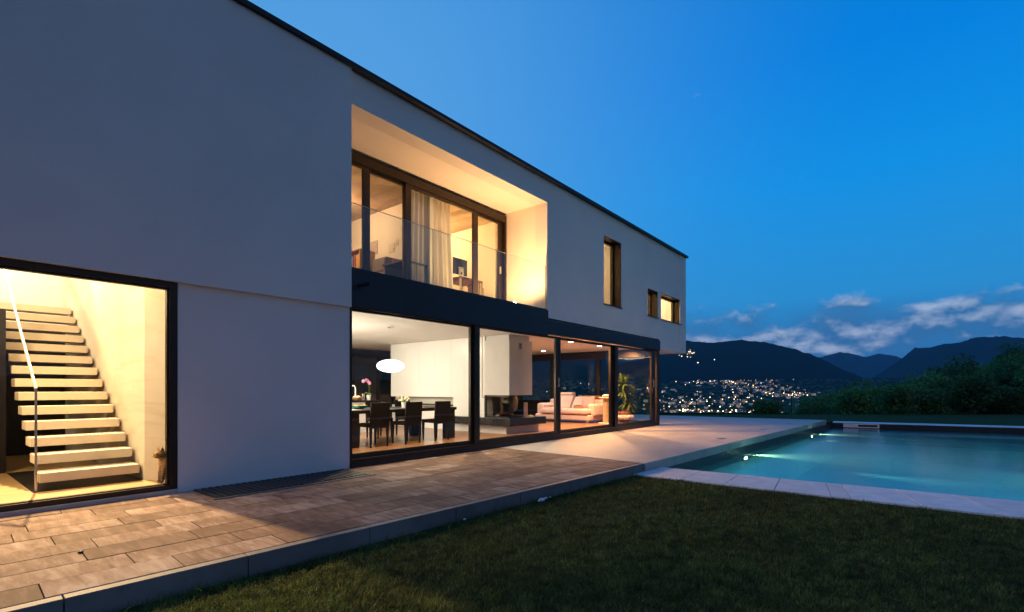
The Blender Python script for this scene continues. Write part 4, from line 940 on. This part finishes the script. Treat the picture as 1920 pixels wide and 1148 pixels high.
for x, y, p in ((10.2, 3.55, 200), (7.4, 3.4, 180)): light('ceiling_spot_and_fill', 'SPOT', (x, y, 2.535), p, (1, .74, .52), .05, (0, 0, -1), 150, .8)
light('ceiling_spot_and_fill', 'SPOT', (10.7, 1.2, 2.53), 420, PEACH, .05, (1, -.1, -1), 92, .6)  # added without a fixture, its bounce off the terrace warms the overhang soffit
light('living_light', 'AREA', (8.4, 2.2, 2.54), 130, (1, .76, .55), 1.6, (0, -.1, -1))
light('loggia_light', 'SPOT', (4.32, .14, 3.13), 440, (1, .50, .19), .04, (.05, .25, 1), 165, .5)
light('upper_light', 'POINT', (1.7, 3.2, 5.0), 85, (1, .54, .27), .12)
light('upper_light', 'POINT', (4.2, 3.0, 5.0), 130, (1, .50, .19), .12)
light('window_room_light', 'POINT', (8.6, 2.6, 5.2), 240, WARM, .12)
light('window_room_light', 'POINT', (11.1, 2.0, 5.2), 330, WARM, .12)
light('window_room_light', 'POINT', (12.9, 2.2, 5.2), 430, WARM, .12)
# ------------------------------------------------------------------ small things outside
tag(MB().lathe((-3.35, -1.92, .0), [(.016, 0.003), (.019, .009), (.013, .016), (.003, .018)], 10).build('dark_pebble', pmat('pebble_dark', (.02, .02, .022), .6, var=.2, scale=20), smooth=True), 'small dark pebble lying on the lit patio slabs', 'pebble')
for i, (x, y, r_) in enumerate(((.67, -3.19, .035), (.78, -3.17, .02), (.86, -3.18, .015), (.60, -3.20, .013), (-.55, -3.10, .014))):
    tag(MB().ball((x, y, LAWN_Z + .03), (r_ * 1.4, r_, r_ * .7), 9, 6, .12).build('white_stone', COPING, smooth=True), ['largest pale stone in the grass against the kerb', 'pale pebble just beside the largest stone by the kerb', 'tiny pale pebble at the end of the stones by the kerb', 'tiny pale pebble before the largest stone by the kerb', 'lone pale pebble further along the kerb'][i], 'stone')

# ------------------------------------------------------------------ terrain
def sst(a, b, x): u = np.clip((x - a) / (b - a), 0, 1); return u * u * (3 - 2 * u)
def fbm(x, y, seed, octs=5, base=1.0):
    r_ = np.random.default_rng(seed); out = np.zeros_like(x, float); amp = 1.0
    for o in range(octs):
        for _ in range(3):
            a = r_.uniform(0, 2 * np.pi); p = r_.uniform(0, 2 * np.pi); k = base * 2 ** o
            out += amp * np.sin((np.cos(a) * x + np.sin(a) * y) * k + p + 1.5 * np.sin((np.sin(a) * x - np.cos(a) * y) * k * .7 + p * 2))
        amp *= .52
    return out / 3.2
HTOP = [(1380, 790), (1460, 768), (1520, 758), (1560, 746), (1600, 742), (1640, 724), (1690, 706), (1730, 710), (1775, 692), (1815, 668), (1860, 664), (1920, 644), (2100, 590), (2400, 560)]
def hill_top(q): return np.interp(q, [(x - 960) / 940 for x, _ in HTOP], [(730 - y) / 940 for _, y in HTOP])
def hill_z(X, D):
    q = X / np.maximum(D, 1); top = 1.2 + hill_top(q) * np.minimum(D, 60)
    g = top - 2.7 - 1.5 * sst(.5, .85, q) - .6 * sst(27, 60, D)
    f = sst(26.3, 33, D)
    return (LAWN_Z - .35) * (1 - f) + f * g
def valley_z(X, D):
    r_ = np.hypot(X, D); e = np.maximum(D - (EDGE_D + 1), r_ - 75)
    z = LAWN_Z - .4 - 70 * sst(0, 420, e) + 4.5 * (r_ > 400) * fbm(X / 420, D / 420, 5, 3)
    z = z + 14 * sst(1700, 2300, r_) + 130 * sst(2300, 3900, r_)
    return z
def terrain_mesh(name, mat, az0, az1, na, radii, zf, label, kind='structure', cat='hill'):
    az = np.linspace(az0, az1, na); rr_ = np.asarray(radii, float); A_, R_ = np.meshgrid(az, rr_)
    X = R_ * np.sin(A_); D = R_ * np.cos(A_); Z = zf(X, D, A_, R_)
    x = CAM[0] + D * FWD[0] + X * RGT[0]; y = CAM[1] + D * FWD[1] + X * RGT[1]
    v = np.stack([x, y, Z], -1).reshape(-1, 3); nr = len(rr_); i = (np.arange(nr - 1)[:, None] * na + np.arange(na - 1)[None]).ravel()
    f = np.stack([i, i + na, i + na + 1, i + 1], 1)
    o = np_mesh(name, v, f, mat, smooth=True); tag(o, label, cat, kind=kind); return o
def forest_mat(name, c1, c2, scale):
    m, t, out = newmat(name); g = N(t, 'ShaderNodeNewGeometry'); p = g.outputs['Position']
    a = noise(t, p, scale, 4, .65); b_ = noise(t, p, scale * 9, 3, .7); k = noise(t, p, scale * .12, 3, .5)
    c = mixc(t, ramp(t, b_, [(.35, (0,) * 3), (.65, (1,) * 3)]), c1, c2); c = mixc(t, math_node(t, 'MULTIPLY', ramp(t, k, [(.5, (0,) * 3), (.7, (1,) * 3)]), .5), c, tuple(x * 1.7 for x in c2))
    b = N(t, 'ShaderNodeBsdfDiffuse'); L(t, c, b.inputs[0])
    bp = N(t, 'ShaderNodeBump'); bp.inputs['Strength'].default_value = .9; bp.inputs['Distance'].default_value = .35 / scale; L(t, math_node(t, 'ADD', a, b_), bp.inputs['Height']); L(t, bp.outputs[0], b.inputs['Normal'])
    L(t, b.outputs[0], out.inputs[0]); return m
FOREST = forest_mat('far_forest', (.010, .018, .009), (.028, .045, .020), .012)
MEADOW = forest_mat('valley_fields', (.012, .022, .010), (.035, .052, .022), .02)
radii = np.concatenate([np.linspace(20, 40, 12), np.geomspace(44, 420, 22), np.geomspace(450, 4200, 40)])
terrain_mesh('valley', MEADOW, -math.pi, math.pi, 361, radii, lambda X, D, A_, R_: valley_z(X, D), 'dark valley floor spreading below the garden edge', cat='valley')
def ridge(pts, r0, rc, r1, base, seed, rough, fall):
    q = [math.atan((x - 960) / 940) for x, _ in pts]; e = [(730 - y) / 940 * math.cos(math.atan((x - 960) / 940)) for x, y in pts]
    def zf(X, D, A_, R_):
        el = np.interp(A_, q, e, left=fall[0], right=fall[1]) * (1 + .0 * A_); hc = 1.2 + el * rc
        n1 = fbm(X / 900, D / 900, seed, 5)
        up = np.clip((R_ - r0) / (rc - r0), 0, 1) ** .85; dn = 1 - .8 * sst(rc, r1, R_)
        sp = np.sin(np.pi * np.clip((R_ - r0) / (rc - r0), 0, 1)) ** 1
        return base + (hc - base) * up * dn + rough * n1 * (sp + .06) + np.random.default_rng(seed).normal(0, 3.2, R_.shape) * up
    return zf
MA = [(-600, 600), (200, 640), (700, 672), (950, 664), (1100, 652), (1180, 648), (1240, 641), (1290, 640), (1335, 643), (1390, 637), (1440, 643), (1490, 655), (1530, 668), (1570, 688), (1610, 706), (1650, 726), (1720, 752), (1850, 790)]
terrain_mesh('mountain', FOREST, R(-75), R(42), 420, np.concatenate([np.linspace(3300, 4700, 60), np.linspace(4750, 6200, 10)]), ridge(MA, 3300, 4700, 6200, -20, 3, 26, (.06, -.06)), 'dark wooded mountain rising behind the lit town', cat='mountain')
MC = [(1500, 760), (1560, 742), (1600, 727), (1640, 706), (1680, 680), (1715, 653), (1740, 652), (1770, 646), (1800, 642), (1830, 633), (1880, 631), (1920, 634), (2100, 640), (2600, 600), (3200, 620)]
terrain_mesh('mountain', FOREST, R(28), R(80), 300, np.concatenate([np.linspace(5000, 7200, 50), np.linspace(7300, 9000, 8)]), ridge(MC, 5000, 7200, 9000, -60, 8, 30, (-.06, .08)), 'blue mountain slope above the bushes on the hillside', cat='mountain')
MBk = [(1380, 735), (1470, 700), (1530, 672), (1575, 660), (1600, 664), (1622, 670), (1648, 663), (1680, 668), (1720, 684), (1800, 720), (1900, 745)]
terrain_mesh('mountain', FOREST, R(18), R(50), 200, np.concatenate([np.linspace(9200, 11200, 30), np.linspace(11400, 12600, 6)]), ridge(MBk, 9200, 11200, 12600, -60, 15, 26, (-.05, -.05)), 'palest distant peak in the gap between the two mountains', cat='mountain')
# wooded hillside beside the lawn
HILLG = forest_mat('hillside_ground', (.012, .018, .008), (.03, .04, .015), 1.2)
hx, hd = np.meshgrid(np.linspace(9, 130, 120), np.linspace(26.2, 95, 70))
def hillmesh():
    Z = hill_z(hx, hd); x = CAM[0] + hd * FWD[0] + hx * RGT[0]; y = CAM[1] + hd * FWD[1] + hx * RGT[1]; n = hx.shape[1]
    v = np.stack([x, y, Z], -1).reshape(-1, 3); i = (np.arange(hx.shape[0] - 1)[:, None] * n + np.arange(n - 1)[None]).ravel()
    o = np_mesh('hillside', v, np.stack([i, i + 1, i + n + 1, i + n], 1), HILLG, smooth=True); tag(o, 'dark slope rising beyond the lawn under the bushes', 'hill', kind='structure')
hillmesh()

# ------------------------------------------------------------------ trees and bushes on the hillside
LEAFS = [leaf_mat('hill_leaf_a', [(.07, .12, .03), (.12, .20, .05), (.19, .27, .075)], .35), leaf_mat('hill_leaf_b', [(.055, .105, .036), (.095, .17, .054), (.15, .23, .07)], .35), leaf_mat('hill_leaf_c', [(.09, .14, .03), (.16, .25, .056), (.24, .31, .09)], .35)]
BARKM = pmat('bark', (.07, .055, .04), .9, var=.3, scale=6, bump=.6, bscale=30)
def crown_data(seed, w_, h, n, ls):
    r_ = np.random.default_rng(seed); k = 26
    th = r_.uniform(0, 2 * np.pi, k); rad = np.sqrt(r_.uniform(0, 1, k)) * .78; zc = r_.uniform(.22, .95, k)
    prof = np.sqrt(np.clip(1 - ((zc - .5) / .58) ** 2, .08, 1))
    cen = np.stack([np.cos(th) * rad * prof * w_ / 2, np.sin(th) * rad * prof * w_ / 2, zc * h], 1); cr_ = r_.uniform(.16, .30, k) * w_
    j = r_.integers(0, k, n); d = r_.normal(0, 1, (n, 3)); d /= np.linalg.norm(d, axis=1)[:, None]; d[:, 2] *= .75
    c = cen[j] + d * (cr_[j] * r_.uniform(.35, 1.05, n) ** .6)[:, None]; c[:, 2] = np.maximum(c[:, 2], .05)
    a = r_.normal(0, 1, (n, 3)); a /= np.linalg.norm(a, axis=1)[:, None]; b = np.cross(a, r_.normal(0, 1, (n, 3))); b /= np.linalg.norm(b, axis=1)[:, None]
    s_ = ls * r_.uniform(.6, 1.4, n)[:, None]
    v = np.stack([c - a * s_, c + b * s_ * .5, c + a * s_, c - b * s_ * .5], 1).reshape(-1, 3); f = np.arange(n * 4).reshape(-1, 4)
    return v, f, cen
protos = []
for i, (w_, h, n) in enumerate(((4.2, 3.6, 5200), (3.4, 3.0, 4200), (5.0, 4.4, 6500), (2.8, 2.2, 3200), (3.8, 4.8, 5200))):
    root = thing('hillside_tree', 'leafy tree among the mass of bushes on the hillside', 'tree', (0, 0, 0), 'trees and bushes on the hillside')
    v, f, cen = crown_data(40 + i, w_, h, n, .11); v[:, 2] += .35
    np_mesh('crown', v, f, LEAFS[i % 3], root)
    tk = MB().tube([(0, 0, -.6), (.05, .02, h * .3), (0, .05, h * .62)], [.13, .09, .04], 7)
    for c in cen[:9]: tk.tube([(.03, .02, h * .28), tuple(np.array([c[0] * .5, c[1] * .5, .35 + c[2] * .7])), tuple(c + np.array([0, 0, .35]))], [.05, .03, .012], 5)
    tk.build('trunk', BARKM, root, True); protos.append((root, h))
trees = []
rr = random.Random(5)
def put_tree(X, D, pi, sc=None):
    root, h = protos[pi]; z = float(hill_z(np.array([X]), np.array([D]))[0]); x, y = cam2w(X, D)
    if pi not in used: used.add(pi); o = root; o.location = (x, y, z)
    else: o = dup(root, (x, y, z))
    o.rotation_euler = (0, 0, rr.uniform(0, 6.28)); s_ = sc or rr.uniform(.8, 1.15); o.scale = (s_, s_, s_); trees.append(o)
used = set()
D = 28.6
row = 0
while D < 66:
    step = 2.1 + row * .16; X = D * .49 + rr.uniform(0, 1.2)
    while X < D * 1.16:
        q = X / D
        if row == 0: put_tree(X, D + rr.uniform(-.5, .6), 3, rr.uniform(.62, .95) * (.75 + .35 * min(1, max(0, (q - .5) / .3))))
        else: put_tree(X, D + rr.uniform(-1, 1), rr.choice([0, 1, 2, 3, 4, 0, 1]), rr.uniform(.66, .9) * (.72 + .28 * min(1, max(0, (q - .5) / .25))))
        X += step * rr.uniform(.8, 1.25)
    D += 2.6 + row * .75; row += 1
print('trees', len(trees))
# low scrub below the garden edge, in front of the town
D = 30.0
for k in range(16):
    X = rr.uniform(.27, .60) * 33; x, y = cam2w(X, 33 + rr.uniform(-2, 3)); o = dup(protos[3][0], (x, y, -2.9 + rr.uniform(-.3, .35)), rr.uniform(0, 6), 'low dark shrub just below the garden edge before the town', 'shrubs below the garden edge'); o.scale = (.8,) * 3
# thin posts of the wire fence at the lawn edge
POST = pmat('fence_post', (.03, .035, .03), .6, .3, var=.1, scale=9)
labs = ['thin dark fence post at the lawn edge, closest to the house', 'thin dark fence post at the lawn edge, in front of the town', 'thin dark fence post at the lawn edge, at the end of the bushes', 'thin dark fence post against the bushes, beyond the pool corner', 'thin dark fence post against the bushes, furthest along']
for i, px_ in enumerate((1306, 1390, 1484, 1592, 1712)):
    X = (px_ - 960) / 940 * 26.2; x, y = cam2w(X, 26.2); p = thing('fence_post', labs[i], 'fence post', (x, y, LAWN_Z), 'posts of the wire fence')
    MB().tube([(x, y, LAWN_Z - .1), (x, y, LAWN_Z + 1.18)], .018, 8).build('post', POST, p); MB().ball((x, y, LAWN_Z + 1.19), .024, 8, 6).build('cap', POST, p)

# ------------------------------------------------------------------ the town in the valley
def ground_z(X, D):
    r_ = np.hypot(X, D); return float(valley_z(np.array([X]), np.array([D]))[0])
WALLM = [pmat('town_wall_%d' % i, c, .8, var=.05, scale=.3) for i, c in enumerate(((.50, .47, .42), (.55, .42, .33), (.42, .44, .46)))]
ROOFT = pmat('town_roof', (.16, .09, .07), .8, var=.1, scale=.4)
WINL = [emat('lit_window_a', (1, .66, .34), 1.3, False), emat('lit_window_b', (1, .80, .55), 1.0, False)]
def town_house(w_, d, h, pitch, lit, wm):
    mb_ = MB(); me_f = []
    mb_.box(-w_ / 2, w_ / 2, -d / 2, d / 2, -6, h)
    n = len(mb_.f); o_ = .4
    mb_.add([(-w_ / 2 - o_, -d / 2 - o_, h), (w_ / 2 + o_, -d / 2 - o_, h), (w_ / 2 + o_, d / 2 + o_, h), (-w_ / 2 - o_, d / 2 + o_, h), (-w_ / 2, 0, h + pitch), (w_ / 2, 0, h + pitch)], [(0, 1, 5, 4), (2, 3, 4, 5), (0, 4, 3), (1, 2, 5), (0, 3, 2, 1)])
    n2 = len(mb_.f)
    for i in range(lit[0]):
        for j in range(lit[1]):
            if (i * 7 + j * 3) % 4 == 0: continue
            x = -w_ / 2 + w_ * (i + .5) / lit[0]; z = 1.2 + 2.8 * j
            if z + 1.4 > h: continue
            mb_.add([(x - .6, -d / 2 - .05, z), (x + .6, -d / 2 - .05, z), (x + .6, -d / 2 - .05, z + 1.4), (x - .6, -d / 2 - .05, z + 1.4)], [(0, 1, 2, 3)])
    me = bpy.data.meshes.new('town_house'); me.from_pydata(mb_.v, [], mb_.f)
    for m_ in (wm, ROOFT, WINL[lit[0] % 2]): me.materials.append(m_)
    me.polygons.foreach_set('material_index', [0] * n + [1] * (n2 - n) + [2] * (len(mb_.f) - n2)); return me
HM = [town_house(11, 9, 6, 3, (4, 2), WALLM[0]), town_house(14, 10, 9, 3, (5, 3), WALLM[1]), town_house(18, 11, 12, 1.2, (6, 4), WALLM[2]), town_house(9, 8, 5.5, 3, (3, 2), WALLM[1]), town_house(30, 14, 8, .8, (9, 2), WALLM[2]), town_house(12, 9, 8, 3, (3, 2), WALLM[0])]
faceh = HEAD - R(90)
rt = random.Random(21)
spots = []
CLUST = [(.39, 3350, .035, 90, 9), (.47, 3400, .035, 90, 9), (.50, 3050, .04, 130, 12), (.55, 2750, .035, 60, 9), (.43, 2700, .05, 160, 8), (.31, 2500, .04, 260, 5), (.36, 1600, .03, 45, 10), (.46, 1650, .05, 90, 8), (.33, 2050, .03, 120, 5), (.44, 2150, .07, 150, 10), (.64, 2750, .05, 60, 4)]
def cand():
    if rt.random() < .14: return rt.uniform(-.08, .62), rt.uniform(1480, 3300)
    q0, r0, sq, sr, _ = rt.choices(CLUST, [k[4] for k in CLUST])[0]
    return rt.gauss(q0, sq), rt.gauss(r0, sr)
while len(spots) < 270:
    q, r_ = cand()
    if not (-.1 < q < .74): continue
    D = r_ * math.cos(math.atan(q)); spots.append((q * D, D))
for i, (X, D) in enumerate(spots):
    x, y = cam2w(X, D); o = bpy.data.objects.new('town_house', rt.choice(HM)); COL.objects.link(o); o.location = (x, y, ground_z(X, D)); o.rotation_euler = (0, 0, faceh + rt.uniform(-.7, .7))
    tag(o, 'small distant house among the lights of the valley town', 'house', 'houses of the valley town')
for i in range(14):
    q = .335 + rt.gauss(0, .02); D = 4020 + rt.uniform(-40, 60); X = q * D; x, y = cam2w(X, D)
    zf = 1.2 + (730 - rt.uniform(661, 671)) / 940 * D
# street lamps
LM = [emat('street_lamp_warm', (1, .55, .22), 6, False), emat('street_lamp_white', (1, .82, .55), 11, False), emat('street_lamp_pale', (.9, 1, .80), 5, False), emat('street_lamp_dim', (1, .48, .20), 3.0, False), emat('street_lamp_gold', (1, .68, .32), 9, False), emat('street_lamp_red', (1, .38, .22), 4, False)]
POLEM = pmat('lamp_pole', (.10, .10, .10), .6, .5, var=.1, scale=1)
def lamp_mesh(lm, r_, hgt):
    mb_ = MB().tube([(0, 0, 0), (0, 0, hgt)], .18, 5); n = len(mb_.f); mb_.ball((0, 0, hgt + r_ * .6), r_, 8, 6)
    me = bpy.data.meshes.new('street_lamp'); me.from_pydata(mb_.v, [], mb_.f); me.materials.append(POLEM); me.materials.append(lm)
    me.polygons.foreach_set('material_index', [0] * n + [1] * (len(mb_.f) - n)); return me
LMS = [lamp_mesh(LM[i % 6], r_, 9) for i, r_ in enumerate((1.0, 1.2, .9, 1.4, 1.7, .8))]
ln = 0
while ln < 290:
    q, r_ = cand()
    if not (-.1 < q < .74): continue
    if rt.random() < .06: q, r_ = .365 + rt.gauss(0, .018), 1590 + rt.gauss(0, 18)
    elif rt.random() < .05: q, r_ = .565 + rt.gauss(0, .012), 2720 + rt.gauss(0, 20)
    D = r_ * math.cos(math.atan(q)); X = q * D; x, y = cam2w(X, D)
    o = bpy.data.objects.new('street_lamp', rt.choice(LMS)); COL.objects.link(o); o.location = (x, y, ground_z(X, D)); tag(o, 'tiny lit street lamp in the distant valley town', 'street lamp', 'street lamps of the valley town'); ln += 1
HMS = [lamp_mesh(LM[i], 2.2, 8) for i in (0, 1)]
# hamlet lights high on the mountain
def mount_z(X, D):
    A_ = np.array([math.atan2(X, D)]); R_ = np.array([math.hypot(X, D)]); return float(ridge(MA, 3300, 4700, 6200, -20, 3, 26, (.06, -.06))(np.array([X]), np.array([D]), A_, R_)[0])
for i in range(16):
    px_, py_ = (rt.gauss(1297, 12), rt.gauss(662, 4)) if i < 14 else (1294 + i, 680)
    q = (px_ - 960) / 940; best = None
    for r_ in range(3400, 4650, 15):
        D = r_ * math.cos(math.atan(q)); X = q * D; z = mount_z(X, D); e = abs(730 - 940 * (z + 9 - 1.2) / D - py_)
        if best is None or e < best[0]: best = (e, X, D, z)
    _, X, D, z = best; x, y = cam2w(X, D); o = bpy.data.objects.new('street_lamp', HMS[i % 2]); COL.objects.link(o); o.location = (x, y, z); tag(o, 'tiny lit lamp of the hamlet high on the dark mountain', 'street lamp', 'lamps of the mountain hamlet')

# trees between the houses of the valley
def woods():
    n = 2600; r_ = np.random.default_rng(3); q = r_.uniform(-.15, .75, n); rr_ = r_.uniform(700, 3600, n); D = rr_ * np.cos(np.arctan(q)); X = q * D
    z = valley_z(X, D); x = CAM[0] + D * FWD[0] + X * RGT[0]; y = CAM[1] + D * FWD[1] + X * RGT[1]
    m_ = 60; c = np.stack([x, y, z], 1)[:, None, :] + r_.normal(0, 1, (n, m_, 3)) * np.array([5, 5, 2.6]) * r_.uniform(.6, 1.3, (n, 1, 1)) + np.array([0, 0, 4.5])
    c = c.reshape(-1, 3); a = r_.normal(0, 1, c.shape); a /= np.linalg.norm(a, axis=1)[:, None]; b = np.cross(a, r_.normal(0, 1, c.shape)); b /= np.linalg.norm(b, axis=1)[:, None]
    v = np.stack([c - a * 1.9, c + b * 1.6, c + a * 1.9, c - b * 1.6], 1).reshape(-1, 3)
    o = np_mesh('woods', v, np.arange(len(v)).reshape(-1, 4), LEAFS[1]); tag(o, 'dark woods scattered between the lights of the valley', 'woods', kind='stuff')
woods()

# ------------------------------------------------------------------ the evening air
HAZE = True
if HAZE:
    m, t, out = newmat('evening_haze'); pv = N(t, 'ShaderNodeVolumePrincipled'); pv.inputs['Color'].default_value = (.38, .70, 1, 1); pv.inputs['Density'].default_value = .000042; pv.inputs['Anisotropy'].default_value = .0
    L(t, pv.outputs[0], out.inputs['Volume'])
    hz = MB().box(-13200, 13200, -13200, 13200, -95, 1150).build('haze', m); tag(hz, 'thin blue evening haze over the valley', 'haze', kind='stuff')
